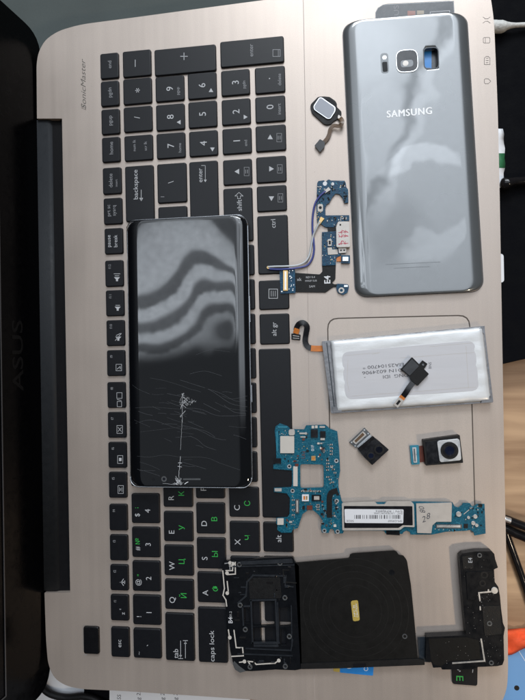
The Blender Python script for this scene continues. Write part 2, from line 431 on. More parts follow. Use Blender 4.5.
# ---------------------------------------------------------------- world (painted reflections and dim soft light) and lamps
def env():
    w = bpy.data.worlds.new('World'); sc.world = w; w.use_nodes = True
    n = w.node_tree.nodes; l = w.node_tree.links; n.clear()
    def val(v):
        return v
    def math_(op, *a, clamp=False):
        q = n.new('ShaderNodeMath'); q.operation = op; q.use_clamp = clamp
        for i, v in enumerate(a):
            if isinstance(v, (int, float)): q.inputs[i].default_value = v
            else: l.new(v, q.inputs[i])
        return q.outputs[0]
    def dot(v, c):
        q = n.new('ShaderNodeVectorMath'); q.operation = 'DOT_PRODUCT'
        l.new(v, q.inputs[0]); q.inputs[1].default_value = c
        return q.outputs['Value']
    def rmp(x, lo, hi, a=0.0, b=1.0, smooth=True):
        q = n.new('ShaderNodeMapRange'); q.interpolation_type = 'SMOOTHSTEP' if smooth else 'LINEAR'
        l.new(x, q.inputs['Value'])
        q.inputs['From Min'].default_value = lo; q.inputs['From Max'].default_value = hi
        q.inputs['To Min'].default_value = a; q.inputs['To Max'].default_value = b
        return q.outputs[0]
    def curve(x, lo, hi, pts, vlo, vhi):
        fx = rmp(x, lo, hi, smooth=False)
        q = n.new('ShaderNodeFloatCurve'); l.new(fx, q.inputs['Value'])
        c = q.mapping.curves[0]
        P = [((a - lo) / (hi - lo), (b - vlo) / (vhi - vlo)) for a, b in pts]
        c.points[0].location = P[0]; c.points[1].location = P[-1]
        for p in P[1:-1]: c.points.new(*p)
        q.mapping.update()
        return math_('ADD', math_('MULTIPLY', q.outputs[0], vhi - vlo), vlo)
    tc = n.new('ShaderNodeTexCoord')
    d = tc.outputs['Generated']
    # mirrored directions in camera coordinates, to paint reflections into the world
    dn = n.new('ShaderNodeVectorMath'); dn.operation = 'MULTIPLY'
    l.new(d, dn.inputs[0]); dn.inputs[1].default_value = (1, 1, -1)
    v = dn.outputs[0]
    right = tuple(M.col[0]); up = tuple(M.col[1]); back = tuple(M.col[2])
    zc = math_('MAXIMUM', math_('MULTIPLY', dot(v, back), -1), 0.05)
    U = math_('ADD', math_('MULTIPLY', math_('DIVIDE', dot(v, right), zc), F), CX)
    V = math_('SUBTRACT', CY, math_('MULTIPLY', math_('DIVIDE', dot(v, up), zc), F))
    sx = n.new('ShaderNodeSeparateXYZ'); l.new(d, sx.inputs[0])
    comb = n.new('ShaderNodeCombineXYZ'); l.new(U, comb.inputs[0]); l.new(V, comb.inputs[1])
    nz = n.new('ShaderNodeTexNoise'); nz.inputs['Scale'].default_value = 0.02; nz.inputs['Detail'].default_value = 3
    l.new(comb.outputs[0], nz.inputs['Vector'])
    nzf = math_('SUBTRACT', nz.outputs['Fac'], 0.5)
    nz2 = n.new('ShaderNodeTexNoise'); nz2.inputs['Scale'].default_value = 0.16; nz2.inputs['Detail'].default_value = 4
    l.new(comb.outputs[0], nz2.inputs['Vector'])
    nz2f = math_('SUBTRACT', nz2.outputs['Fac'], 0.5)
    # curtain folds painted into the world where the black glass mirrors them
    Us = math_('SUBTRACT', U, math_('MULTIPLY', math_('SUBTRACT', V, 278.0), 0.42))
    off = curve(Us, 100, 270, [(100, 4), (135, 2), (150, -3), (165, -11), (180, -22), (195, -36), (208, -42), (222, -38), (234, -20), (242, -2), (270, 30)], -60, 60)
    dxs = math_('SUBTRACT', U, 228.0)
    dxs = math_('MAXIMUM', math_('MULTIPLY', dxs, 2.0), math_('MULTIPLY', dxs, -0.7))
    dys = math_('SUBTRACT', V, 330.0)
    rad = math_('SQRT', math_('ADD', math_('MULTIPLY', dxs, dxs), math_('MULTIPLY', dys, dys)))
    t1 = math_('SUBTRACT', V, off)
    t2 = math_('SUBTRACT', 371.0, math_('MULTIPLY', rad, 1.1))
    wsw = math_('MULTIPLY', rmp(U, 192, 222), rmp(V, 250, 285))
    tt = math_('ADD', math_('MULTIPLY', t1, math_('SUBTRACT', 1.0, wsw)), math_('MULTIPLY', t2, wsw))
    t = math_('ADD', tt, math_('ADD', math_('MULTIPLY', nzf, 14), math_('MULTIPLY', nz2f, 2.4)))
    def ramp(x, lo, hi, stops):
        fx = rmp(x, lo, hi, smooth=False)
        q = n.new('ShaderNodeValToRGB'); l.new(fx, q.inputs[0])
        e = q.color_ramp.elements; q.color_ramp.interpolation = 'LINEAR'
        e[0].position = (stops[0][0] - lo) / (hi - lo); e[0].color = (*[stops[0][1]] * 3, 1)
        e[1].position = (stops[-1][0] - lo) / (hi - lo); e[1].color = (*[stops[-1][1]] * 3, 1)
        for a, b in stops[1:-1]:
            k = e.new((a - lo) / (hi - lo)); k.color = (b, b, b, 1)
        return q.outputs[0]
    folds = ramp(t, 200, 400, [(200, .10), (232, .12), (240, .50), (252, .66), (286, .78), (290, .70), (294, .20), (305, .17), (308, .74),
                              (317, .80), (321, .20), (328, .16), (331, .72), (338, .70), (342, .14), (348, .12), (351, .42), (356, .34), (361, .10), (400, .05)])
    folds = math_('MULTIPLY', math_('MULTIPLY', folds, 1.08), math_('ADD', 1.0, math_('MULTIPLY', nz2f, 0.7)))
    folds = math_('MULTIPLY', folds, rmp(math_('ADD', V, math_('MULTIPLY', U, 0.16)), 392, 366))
    # pane of daylight with slanting drapes, painted into the world for the cover's reflections
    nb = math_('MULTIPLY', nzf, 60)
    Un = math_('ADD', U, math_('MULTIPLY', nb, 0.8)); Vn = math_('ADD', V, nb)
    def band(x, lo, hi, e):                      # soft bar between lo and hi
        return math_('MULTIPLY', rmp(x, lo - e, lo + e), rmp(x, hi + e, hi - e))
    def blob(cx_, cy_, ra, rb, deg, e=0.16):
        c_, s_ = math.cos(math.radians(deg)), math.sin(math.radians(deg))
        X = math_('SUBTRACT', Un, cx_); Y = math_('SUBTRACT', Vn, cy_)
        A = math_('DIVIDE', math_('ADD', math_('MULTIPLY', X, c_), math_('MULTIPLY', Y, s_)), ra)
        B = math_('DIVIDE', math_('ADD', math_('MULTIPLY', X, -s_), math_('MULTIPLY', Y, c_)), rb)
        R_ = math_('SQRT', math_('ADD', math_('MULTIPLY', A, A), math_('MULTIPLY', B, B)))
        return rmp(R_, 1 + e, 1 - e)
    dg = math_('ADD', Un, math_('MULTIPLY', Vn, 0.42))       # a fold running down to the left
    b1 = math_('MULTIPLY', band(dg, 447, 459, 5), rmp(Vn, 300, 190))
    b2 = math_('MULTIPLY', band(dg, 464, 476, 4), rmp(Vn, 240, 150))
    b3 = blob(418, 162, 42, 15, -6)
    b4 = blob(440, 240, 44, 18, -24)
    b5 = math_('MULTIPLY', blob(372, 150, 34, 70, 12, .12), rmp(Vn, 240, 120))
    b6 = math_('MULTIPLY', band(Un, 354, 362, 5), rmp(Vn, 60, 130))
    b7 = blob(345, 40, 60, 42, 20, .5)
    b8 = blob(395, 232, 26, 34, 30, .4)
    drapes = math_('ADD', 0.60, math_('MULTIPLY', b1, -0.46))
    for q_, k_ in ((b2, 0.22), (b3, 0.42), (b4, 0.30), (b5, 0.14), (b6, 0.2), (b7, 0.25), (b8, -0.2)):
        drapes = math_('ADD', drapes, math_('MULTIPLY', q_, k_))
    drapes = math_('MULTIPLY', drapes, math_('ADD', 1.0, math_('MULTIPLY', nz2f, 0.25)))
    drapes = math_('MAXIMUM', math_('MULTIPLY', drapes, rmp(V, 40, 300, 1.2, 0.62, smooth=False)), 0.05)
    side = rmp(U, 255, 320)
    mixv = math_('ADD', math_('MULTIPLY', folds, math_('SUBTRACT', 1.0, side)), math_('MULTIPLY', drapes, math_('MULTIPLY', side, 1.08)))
    # limits of the painted reflections, plain dim light outside
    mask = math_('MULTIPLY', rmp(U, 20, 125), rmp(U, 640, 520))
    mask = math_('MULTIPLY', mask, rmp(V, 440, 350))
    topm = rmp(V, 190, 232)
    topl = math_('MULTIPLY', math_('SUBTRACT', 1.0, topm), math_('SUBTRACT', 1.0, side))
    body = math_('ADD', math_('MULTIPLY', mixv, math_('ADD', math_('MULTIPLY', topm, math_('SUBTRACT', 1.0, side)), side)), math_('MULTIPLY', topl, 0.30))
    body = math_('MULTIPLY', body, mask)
    screen_lift = math_('MULTIPLY', math_('MULTIPLY', rmp(U, 100, 135), rmp(U, 300, 245)), math_('MULTIPLY', rmp(V, 215, 240), rmp(V, 620, 480)))  # patch of brightness added to the world to lift the dark phone screen
    body = math_('ADD', body, math_('MULTIPLY', screen_lift, 0.035))
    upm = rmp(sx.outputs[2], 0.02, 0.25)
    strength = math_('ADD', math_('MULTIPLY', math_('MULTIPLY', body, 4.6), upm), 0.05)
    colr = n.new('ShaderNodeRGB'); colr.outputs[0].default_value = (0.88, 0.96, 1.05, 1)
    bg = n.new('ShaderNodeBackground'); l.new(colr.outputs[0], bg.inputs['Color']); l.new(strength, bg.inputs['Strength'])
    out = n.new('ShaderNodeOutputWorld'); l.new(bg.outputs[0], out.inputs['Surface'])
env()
def area(name, loc, target, size, sy, power, col):
    d = bpy.data.lights.new(name, 'AREA'); d.shape = 'RECTANGLE'; d.size = size; d.size_y = sy
    d.energy = power; d.color = col
    o = bpy.data.objects.new(name, d); C.objects.link(o); o.location = loc
    o.rotation_euler = (Vector(target) - Vector(loc)).to_track_quat('-Z', 'Y').to_euler()
area('window_light', (0.10, 0.92, 0.70), (0, 0.05, 0), 0.55, 0.30, 7.0, (0.93, 0.97, 1.0))
area('ceiling_light', (0.50, -0.42, 0.62), (0.05, -0.05, 0), 0.07, 0.07, 1.9, (1.0, 0.80, 0.58))
sc.view_settings.view_transform = 'Standard'
sc.view_settings.look = 'None'
sc.view_settings.exposure = 0
sc.view_settings.gamma = 1

# ================================================================ SETTING
def sheet(name, x0, y0, x1, y1, z, m, n=1):
    bm = bmesh.new()
    vs = [bm.verts.new(p) for p in ((x0, y0, z), (x1, y0, z), (x1, y1, z), (x0, y1, z))]
    bm.faces.new(vs)
    return put(name, finish(bm, name), m)
tb = sheet('tabletop', -1500, -1500, 1500, 1500, -22, 'wood'); tb['kind'] = 'structure'

def fabric(name, pts, zb, h, m, amp=1.5, fr=0.03, seed=0, label='', cat='cloth', r=6):
    """soft sheet over an outline, with an uneven top"""
    bm = bmesh.new()
    poly = rnd(P2(pts, zb), r, 5)
    prism_bm(bm, poly, zb, zb + h)
    bmesh.ops.remove_doubles(bm, verts=bm.verts, dist=0.001)
    me = finish(bm, name)
    o = put(name, me, m)
    bevel(o, min(h * 0.45, 2.0), 3)
    if label: tag(o, label, cat)
    return o

# grey fabric beyond the upper edge
def wavy(name, x0, y0, x1, y1, z, m, amp, f, nx=60, ny=30, fn=None):
    bm = bmesh.new(); g = []
    for j in range(ny + 1):
        row = []
        for i in range(nx + 1):
            x = x0 + (x1 - x0) * i / nx; y = y0 + (y1 - y0) * j / ny
            zz = z + (fn(x, y) if fn else amp * (math.sin(x * f + y * f * .6) + math.sin(x * f * .37 - y * f * 1.3 + 1) * .7))
            row.append(bm.verts.new((x, y, zz)))
        g.append(row)
    for j in range(ny):
        for i in range(nx):
            fc = bm.faces.new((g[j][i], g[j][i + 1], g[j + 1][i + 1], g[j + 1][i])); fc.smooth = True
    o = put(name, finish(bm, name), m)
    sd = o.modifiers.new('thickness', 'SOLIDIFY'); sd.thickness = 0.8 * S; sd.offset = -1
    return o
gc = wavy('table_cloth', -330, 150, 84, 420, -19.5, 'greycloth', 0.8, 0.03)
tag(gc, 'smooth dark grey fabric beyond the numeric keypad end of the laptop', 'cloth')

# ================================================================ LAPTOP
lap = thing('laptop', 'open champagne coloured laptop with black keys and Cyrillic letters, carrying the phone parts', 'laptop', (-35, 8, -20))
deck_px = [(37, 118.5), (36.5, 64), (38.5, 52), (45, 40), (58, 31), (80, 24.5), (130, 18), (200, 8.5), (260, 0.5), (340, -9), (430, -19), (472, -23),
           (485, -17), (490.5, -4), (494, 20), (497.8, 110), (499.8, 200), (502.3, 345), (505, 500), (507.3, 600), (508.2, 670), (507, 690), (500, 706), (485, 715),
           (400, 711), (244, 699), (120, 690.8), (80, 689), (65, 685.5), (54, 678), (48, 664), (46, 640), (44.5, 593), (70.2, 592.5), (62, 118.5)]
dk = slab('palm_rest', deck_px, -15, 0, 'deck', lap, r=[0] + [9] * (len(deck_px) - 5) + [6, 0, 0.3, 0.3], bev=0.7)
# lower case, a little inside
bm = bmesh.new(); pl = P2(deck_px, 0); c0 = Vector((sum(p[0] for p in pl) / len(pl), sum(p[1] for p in pl) / len(pl)))
prism_bm(bm, [tuple(c0 + (Vector(p) - c0) * 0.985) for p in pl], -20, -15.2)
put('bottom_case', finish(bm, 'bottom_case'), 'under', lap)
# hinge cover bar with rounded profile
def hinge():
    bm = bmesh.new()
    prof = [(-176, -12), (-176, -3), (-175, -1.7), (-173.5, -1.4), (-160, -1.5), (-158.6, -1.9), (-157.4, -3.0), (-156.6, -5), (-156.3, -12)]
    y0 = W(45, 119.5, -1.5).y; y1 = W(50, 591, -1.5).y
    for (px, pz) in ():
        pass
    a = [bm.verts.new((x, y0, z)) for x, z in prof]; b = [bm.verts.new((x, y1, z)) for x, z in prof]
    n = len(prof)
    for i in range(n - 1):
        f = bm.faces.new((a[i], a[i + 1], b[i + 1], b[i])); f.smooth = True
    bm.faces.new((a[-1], a[0], b[0], b[-1])); bm.faces.new(a); bm.faces.new(b[::-1])
    return put('hinge_cover', finish(bm, 'hinge_cover'), 'hinge', lap)
hinge()
bm = bmesh.new(); prism_bm(bm, [(-178, -145), (-144, -145), (-144, 155), (-178, 155)], -14, -2.7)
put('hinge_recess', finish(bm, 'hinge_recess'), 'under', lap)
# lid: stands up behind the hinge
LX, LZ, TILT = -166.2, -6.0, math.radians(97)
ldir = Vector((math.cos(TILT), 0, math.sin(TILT))); lnor = Vector((math.sin(TILT), 0, -math.cos(TILT)))
def Lp(s, y, d=0.0):
    return Vector((LX, 0, LZ)) + ldir * s + Vector((0, y, 0)) + lnor * d
def lid_prism(name, poly, d0, d1, m, holes=(), par=lap):
    bm = bmesh.new(); prism_bm(bm, poly, d0, d1, holes)
    for v in bm.verts: v.co = Lp(v.co.x, v.co.y, v.co.z)
    return put(name, finish(bm, name), m, par)
YT, YB = 199.5, -188.5
outer = rnd([(0, YB), (240, YB), (240, YT), (0, YT)], [14, 10, 10, 14], 6)
inner = [(37, YB + 17), (228, YB + 17), (228, YT - 17), (37, YT - 17)]
lid = lid_prism('lid', outer, -6, -0.8, 'under')
lid_prism('screen_bezel', outer, -0.8, 0, 'bezel', [inner])
rimp = [(36.4, YB + 16.4), (228.6, YB + 16.4), (228.6, YT - 16.4), (36.4, YT - 16.4)]
lid_prism('screen_rim', rimp, -0.5, 0.25, 'lidedge', [[(37.0, YB + 17), (228, YB + 17), (228, YT - 17), (37.0, YT - 17)]])
lid_prism('screen', inner, -0.75, -0.4, 'lidscreen')
me = text_mesh('ASUS', 10, 0.1)
xs = [v.co.x for v in me.vertices]; ys = [v.co.y for v in me.vertices]
cxm, cym = (max(xs) + min(xs)) / 2, (max(ys) + min(ys)) / 2
yl0 = -13.5; yl1 = 26.0
for v in me.vertices:
    sx_ = (v.co.x - cxm) / (max(xs) - min(xs)); sy_ = (v.co.y - cym) / 7.0
    v.co = Lp(24 + sy_ * 8.5, (yl0 + yl1) / 2 + sx_ * (yl1 - yl0), 0.06 + v.co.z * 0.5)
put('lid_logo', me, 'lidlogo', lap)

# touchpad, crease, engraved marks
tp = [(327, 318), (470, 314.6), (476, 527), (331, 527)]
slab('touchpad_gap', tp, 0.012, 0.05, 'groove', lap, r=6)
tpi = [(328.1, 319.2), (468.9, 315.9), (474.8, 525.8), (332.1, 525.8)]
slab('touchpad', tpi, 0.03, 0.12, 'pad', lap, r=5.6, bev=0.04)
traces('palm_rest_crease', [[(303.2, -5), (305.0, 100), (307, 240), (309.3, 420), (311.5, 545), (314.8, 706)]], 0.35, 0.03, 'crease', lap, t=0.05)
text('SonicMaster', 83.2, 84, 0.05, 3.0, 90, 'emboss', lap, 'speaker_logo', fit=30, shear=0.45)
text('///', 83.6, 107, 0.045, 3.0, 90, 'emboss', lap, 'speaker_logo_mark', fit=4, shear=0.3)
def ic(px, py, paths, w=0.22, closed=False, name='status_icon', m='emboss'):
    me = line_me([[(px + a, py + b) for a, b in P] for P in paths], 0.05, w, closed)
    put(name, me, m, lap)
ic(486.6, 20, [[(-3.5, -3), (-1.2, -1.2)], [(3.5, -3), (1.2, -1.2)], [(-3.5, 3), (-1.2, 1.2)], [(3.5, 3), (1.2, 1.2)], [(-1.2, -1.2), (1.2, -1.2)], [(-1, 1.2), (1, 1.2)]])
ic(486.6, 40.2, [[(-3.3, -2), (-2.4, -2.8), (2.4, -2.8), (3.3, -2), (3.3, 2), (2.4, 2.8), (-2.4, 2.8), (-3.3, 2), (-3.3, -2)], [(-1.2, -2.6), (-1.2, 2.6)]])
ic(487.2, 60.5, [[(-2.8, -2.5), (-1, -4.2), (1, -4.2), (2.8, -2.5), (2.8, 4), (-2.8, 4), (-2.8, -2.5)], [(-1.2, 0), (1.2, 0)], [(-1, -2.4), (1, -2.4)], [(-1, 2.2), (1, 2.2)]])
ic(487.4, 81.2, [[(-3, -1.6), (-1.8, -2.6), (1, -2.4), (3.4, 0), (1, 2.4), (-1.8, 2.6), (-3, 1.6), (-3, -1.6)]])
# spec sticker showing above the back cover
st = slab('spec_sticker', [(375.2, 86), (375.2, 11), (383, 4), (453.8, 0.6), (458, 86)], 0.02, 0.12, 'stickdark', lap, r=2.5)
st['label'] = 'dark printed sticker at the palm rest corner'
traces('sticker_edge', [[(375.4, 30), (375.6, 12.5), (378, 8), (383.2, 4.8), (453.6, 1.2), (454.6, 20)]], 0.35, 0.16, 'camgrey', st, t=0.05)
text('ASUS', 396.5, 16, 0.16, 2.6, 90, 'legend_dim', st, 'sticker_print', fit=12, bold=0.15)
text('notebook', 384, 17, 0.16, 1.2, 90, 'legend_dim', st, 'sticker_print')
box('sticker_patch', 407.5, 10.8, 415.3, 16, 0.1, 0.16, 'pink', st, 0.1, 0)
box('sticker_patch', 417, 10.5, 424, 15.8, 0.1, 0.16, 'tan', st, 0.1, 0)
traces('sticker_box', [[(430.5, 24), (430.2, 12), (449.6, 10.6), (450.2, 24)]], 0.4, 0.17, 'legend', st, t=0.05)
box('sticker_patch', 418, 50, 431.5, 74, 0.1, 0.17, 'blue', st, 0.1, 0)
traces('sticker_print', [[(424, 54), (424, 67)], [(421, 68), (430, 68)]], 0.25, 0.2, 'legend_dim', st, t=0.03)
# blue sticker at the lower edge
bs = slab('blue_sticker', [(340.2, 655), (374.4, 657), (373, 675.7), (340, 672.6)], 0.02, 0.14, 'blue', lap, r=0.5)
bs['label'] = 'small bright blue sticker with white loops peeking from under the black coil sheet'
slab('sticker_corner', [(332.5, 663), (339.9, 663.6), (339.7, 672.2), (333.5, 671.4)], 0.02, 0.12, 'yellow', bs, r=0.5)
def ring_me(px, py, rx, ry, z, w, a0=0, a1=360, n=16):
    return line_me([[(px + rx * math.cos(math.radians(a0 + (a1 - a0) * k / n)), py + ry * math.sin(math.radians(a0 + (a1 - a0) * k / n))) for k in range(n + 1)]], z, w)
put('sticker_print', join([ring_me(366, 668.8, 1.9, 1.9, 0.19, 0.3), ring_me(349, 664.5, 4, 3.8, 0.19, 0.4, 10, 170)]), 'labelw', bs)

# ---- keys: (x0, y0, x1, y1, [legends])
ZK = 1.35
def key_mesh(x0, y0, x1, y1, xs_=0.0):
    """rounded, slightly dished key cap; world-aligned"""
    a = W(x0, (y0 + y1) / 2, ZK); b = W(x1, (y0 + y1) / 2, ZK)
    c = W((x0 + x1) / 2, y0, ZK); d = W((x0 + x1) / 2, y1, ZK)
    X0, X1, Y0, Y1 = a.x, b.x, d.y, c.y
    bm = bmesh.new(); loops = []
    for ins, z, r in ((-0.05, -0.3, 1.3), (0.0, 0.75, 1.3), (0.08, 1.1, 1.25), (0.25, 1.28, 1.15), (0.55, 1.35, 0.95)):
        pl_ = rnd([(X0 + ins, Y0 + ins), (X1 - ins, Y0 + ins), (X1 - ins, Y1 - ins), (X0 + ins, Y1 - ins)], r, 4)
        loops.append([bm.verts.new((p[0], p[1], z)) for p in pl_])
    n = len(loops[0])
    for q in range(len(loops) - 1):
        for i in range(n):
            f = bm.faces.new((loops[q][i], loops[q][(i + 1) % n], loops[q + 1][(i + 1) % n], loops[q + 1][i])); f.smooth = True
    bm.faces.new(loops[-1]); bm.faces.new(loops[0][::-1])
    return finish(bm, 'key')
TZ = ZK + 0.03
def tri(cx_, cy_, s, ang):
    pts = []
    for k in range(3):
        a = math.radians(ang + 120 * k)
        pts.append((cx_ + s * math.cos(a), cy_ - s * math.sin(a)))
    return poly_me(pts, TZ)
def T(s, x, y, size=3.1, m='w', ang=90, fit=None, bold=0.0, shear=0.0):
    return (m, text(s, x, y, TZ, size, ang, None, None, None, fit, bold, shear))
def L(paths, w=0.25, m='w'):
    return (m, line_me(paths, TZ, w))
def TR(x, y, s, ang, m='w'):
    return (m, tri(x, y, s, ang))
def BX(x, y, hx, hy, m='w', w=0.22):
    return (m, line_me([[(x - hx, y - hy), (x + hx, y - hy), (x + hx, y + hy), (x - hx, y + hy), (x - hx, y - hy)]], TZ, w))
def key(x0, y0, x1, y1, legs=(), label=None, name='key', m='key'):
    k = put(name, key_mesh(x0, y0, x1, y1), m, lap)
    if label: k['label'] = label
    by = {}
    for c, me in legs: by.setdefault(c, []).append(me)
    for c, mes in by.items():
        put('key_legend', join(mes), {'w': 'legend', 'd': 'legend_dim', 'g': 'legend_green'}[c], k)
    return k
# function column
key(100.1, 52.9, 118.5, 78.4, [T('end', 109.6, 64.5, 2.2, 'd')], 'end key')
key(100.6, 80.9, 118.9, 106.0, [T('pgdn', 110.3, 92.5, 2.2, 'd')])
key(101.2, 109.0, 119.6, 134.2, [T('pgup', 111.2, 120.5, 2.2, 'd')])
key(101.8, 137.0, 120.0, 162.0, [T('home', 111.2, 148.0, 2.3, 'd')])
key(102.6, 167.4, 121.2, 194.0, [T('delete', 110.6, 180.5, 2.3, 'd'), T('insert', 116.4, 183, 1.3, 'd')])
key(103.5, 197.8, 122.0, 224.2, [T('prt sc', 109.4, 210.5, 2.1, 'd'), T('sysrq', 115.0, 210.5, 2.1, 'd')])
key(104.4, 228.0, 122.7, 254.0, [T('pause', 109.9, 241, 2.2), T('break', 115.5, 241, 2.2)])
FR = [(12, 105.0, 260.1, 286.5), (11, 105.7, 290, 316), (10, 106.3, 320, 345.9), (9, 106.8, 350, 376), (8, 107.2, 382, 408), (7, 107.7, 412, 437.9),
      (6, 108.2, 442, 468), (5, 108.7, 472, 498), (4, 109.2, 504.2, 530.7), (3, 109.7, 534.8, 560.7), (2, 110.1, 564.8, 590.7), (1, 110.5, 594.8, 620.8)]
for f, x0, y0, y1 in FR:
    cx_ = x0 + 4.6; ix = x0 + 12.0; yc = (y0 + y1) / 2; ft = y0 + 6.5; iy = yc + 4.5
    lg = [T('f%d' % f, cx_, ft, 1.5, 'd')]
    if f == 12: lg += [(('w'), poly_me([(ix - 1, iy + 3.4), (ix + 1, iy + 3.4), (ix + 1, iy + 1.6), (ix + 3, iy - 0.6), (ix - 3, iy - 0.6), (ix - 1, iy + 1.6)], TZ)), L([[(ix - 2, iy - 2), (ix + 2, iy - 2)], [(ix - 3, iy - 4), (ix + 3, iy - 4)]], 0.3)]
    if f == 11: lg += [(('w'), poly_me([(ix - 1, iy + 3.2), (ix + 1, iy + 3.2), (ix + 1, iy + 1.4), (ix + 3, iy - 0.8), (ix - 3, iy - 0.8), (ix - 1, iy + 1.4)], TZ)), L([[(ix - 2, iy - 2.2), (ix + 2, iy - 2.2)]], 0.3)]
    if f == 10: lg += [(('w'), poly_me([(ix - 1, iy + 3.2), (ix + 1, iy + 3.2), (ix + 1, iy + 1.4), (ix + 3, iy - 0.8), (ix - 3, iy - 0.8), (ix - 1, iy + 1.4)], TZ)), L([[(ix - 3, iy + 3), (ix + 3, iy - 4)], [(ix - 2, iy - 2), (ix + 2, iy - 4)]], 0.3)]
    if f == 9: lg += [BX(ix, iy, 2.8, 3.2), L([[(ix - 1.6, iy + 1.6), (ix + 1.4, iy - 1.2)], [(ix + 1.4, iy - 1.2), (ix + 1.4, iy + 1.5)]], 0.3)]
    if f == 8: lg += [BX(ix + 0.2, iy - 4.0, 2.6, 2.8), BX(ix + 0.2, iy + 4.6, 2.2, 2.6), L([[(ix - 2, iy), (ix + 2, iy + 1)]], 0.25)]
    if f == 7: lg += [BX(ix, iy, 2.8, 3.9), L([[(ix - 1.6, iy - 2), (ix + 1.6, iy + 2)], [(ix + 1.6, iy - 2), (ix - 1.6, iy + 2)]], 0.25)]
    if f == 6: lg += [BX(ix, iy, 2.6, 3.9), (('w'), poly_me(rect(ix - 1.2, iy - 1.6, ix + 1.4, iy + 1.6), TZ))]
    if f == 5: lg += [BX(ix, iy, 2.7, 3.9), L([[(ix - 1.3, iy - 2), (ix - 1.3, iy + 2)], [(ix + 1.3, iy - 2), (ix + 1.3, iy + 2)], [(ix, iy - 1), (ix, iy + 1)]], 0.25)]
    if f == 2: lg += [(('w'), poly_me([(ix - 3, iy), (ix + 2.6, iy - 0.6), (ix + 3.4, iy), (ix + 2.6, iy + 0.6)], TZ)), L([[(ix - 0.8, iy), (ix + 1.4, iy - 3.2)], [(ix - 0.8, iy), (ix + 1.4, iy + 3.2)], [(ix + 2.6, iy - 1.4), (ix + 2.6, iy + 1.4)]], 0.35)]
    if f == 1: lg += [T('z', ix + 1, iy + 1.2, 2.2), T('z', ix - 2.2, iy - 3.0, 1.3)]
    key(x0, y0, x0 + 18.2, y1, lg, 'f%d key' % f)
key(111.0, 627.4, 129.4, 657.3, [T('esc', 119.9, 643.5, 2.4)], 'esc key')
key(83.3, 627, 98.9, 654.2, [], 'small power key set apart beside esc', 'power_key', 'power')
traces('power_key_mark', [[(85.2, 654.8), (86.6, 654.8)]], 0.4, 0.06, 'legend', lap, t=0.04)  # small white mark beside the power key
# number pad
key(122.6, 50.2, 151, 76.4, [L([[(135.2, 60), (135.2, 66.5)]], 0.35, 'w')])
key(123.0, 78.2, 151.6, 103.8, [T('*', 137.6, 90.3, 4.4, 'w')])
key(123.5, 106.4, 152.1, 131.5, [T('/', 137, 117.5, 3.4, 'w')])
key(124.2, 135.0, 152.7, 160.5, [T('num lk', 134.2, 145.5, 1.7, 'd'), T('scr lk', 145.4, 146, 1.7, 'd')])
key(154.3, 46.8, 216, 73.2, [L([[(184, 52.9), (184, 59.7)], [(180.6, 56.3), (187.4, 56.3)]], 0.35)])
key(220.1, 38.6, 284.0, 64.8, [T('enter', 251.5, 50.2, 2.3, 'd'), BX(276.5, 53, 3.6, 3.4, 'd', 0.3), L([[(278.3, 50), (278.3, 56)]], 0.25, 'd')])
def npk(x0, y0, x1, y1, big, small=None, arrow=None):
    lg = [T(big, x0 + 14.4, y0 + 12.8, 3.9, 'w')]
    if small: lg.append(T(small, x0 + 23.4, y0 + 15.0, 1.7, 'd'))
    if arrow is not None: lg.append(TR(x0 + 23.4, y0 + 18.2, 2.6, arrow, 'w'))
    key(x0, y0, x1, y1, lg)
npk(155.3, 75.9, 184.2, 101.0, '9', 'pgup')
npk(155.9, 104.0, 184.6, 130.0, '8', arrow=180)
npk(156.4, 132.8, 185.2, 158.2, '7', 'home')
npk(187.6, 72.5, 216.5, 98.5, '6', arrow=90)
npk(188.2, 101.2, 217.0, 127.4, '5')
npk(189.0, 130.6, 217.8, 156.0, '4', arrow=270)
npk(221.0, 69.6, 249.8, 95.2, '3', 'pgdn')
npk(221.6, 98.8, 250.6, 124.5, '2', arrow=0)
npk(222.3, 128.0, 251.6, 153.6, '1', 'end')
key(254.8, 66.5, 285.1, 92.8, [T('.', 269.5, 78.5, 4, 'w'), T('delete', 279.4, 79.5, 1.9, 'd')])
key(255.2, 96.0, 285.4, 121.8, [T('0', 270, 106.9, 3.9), T('insert', 279.2, 109, 1.9, 'd')])
def arrk(x0, y0, x1, y1, ang, bars=0):
    xc = x0 + 14.6; yc = (y0 + y1) / 2 - 0.4
    lg = [TR(xc, yc, 3.1, ang), BX(xc + 9.0, yc, 2.4, 4.2, 'd', 0.2)]
    lg.append(L([[(xc + 8.0, yc - 1.6), (xc + 8.0, yc + 1.8)], [(xc + 9.9, yc - 1.6), (xc + 9.9, yc + 1.6)]], 0.3, 'd'))
    key(x0, y0, x1, y1, lg)
arrk(255.6, 125.0, 286.0, 151.0, 90)
arrk(256.2, 156.2, 286.3, 182.3, 0)
arrk(256.8, 185.4, 286.7, 211.2, 270)
arrk(223.0, 159.2, 252.0, 184.6, 180)
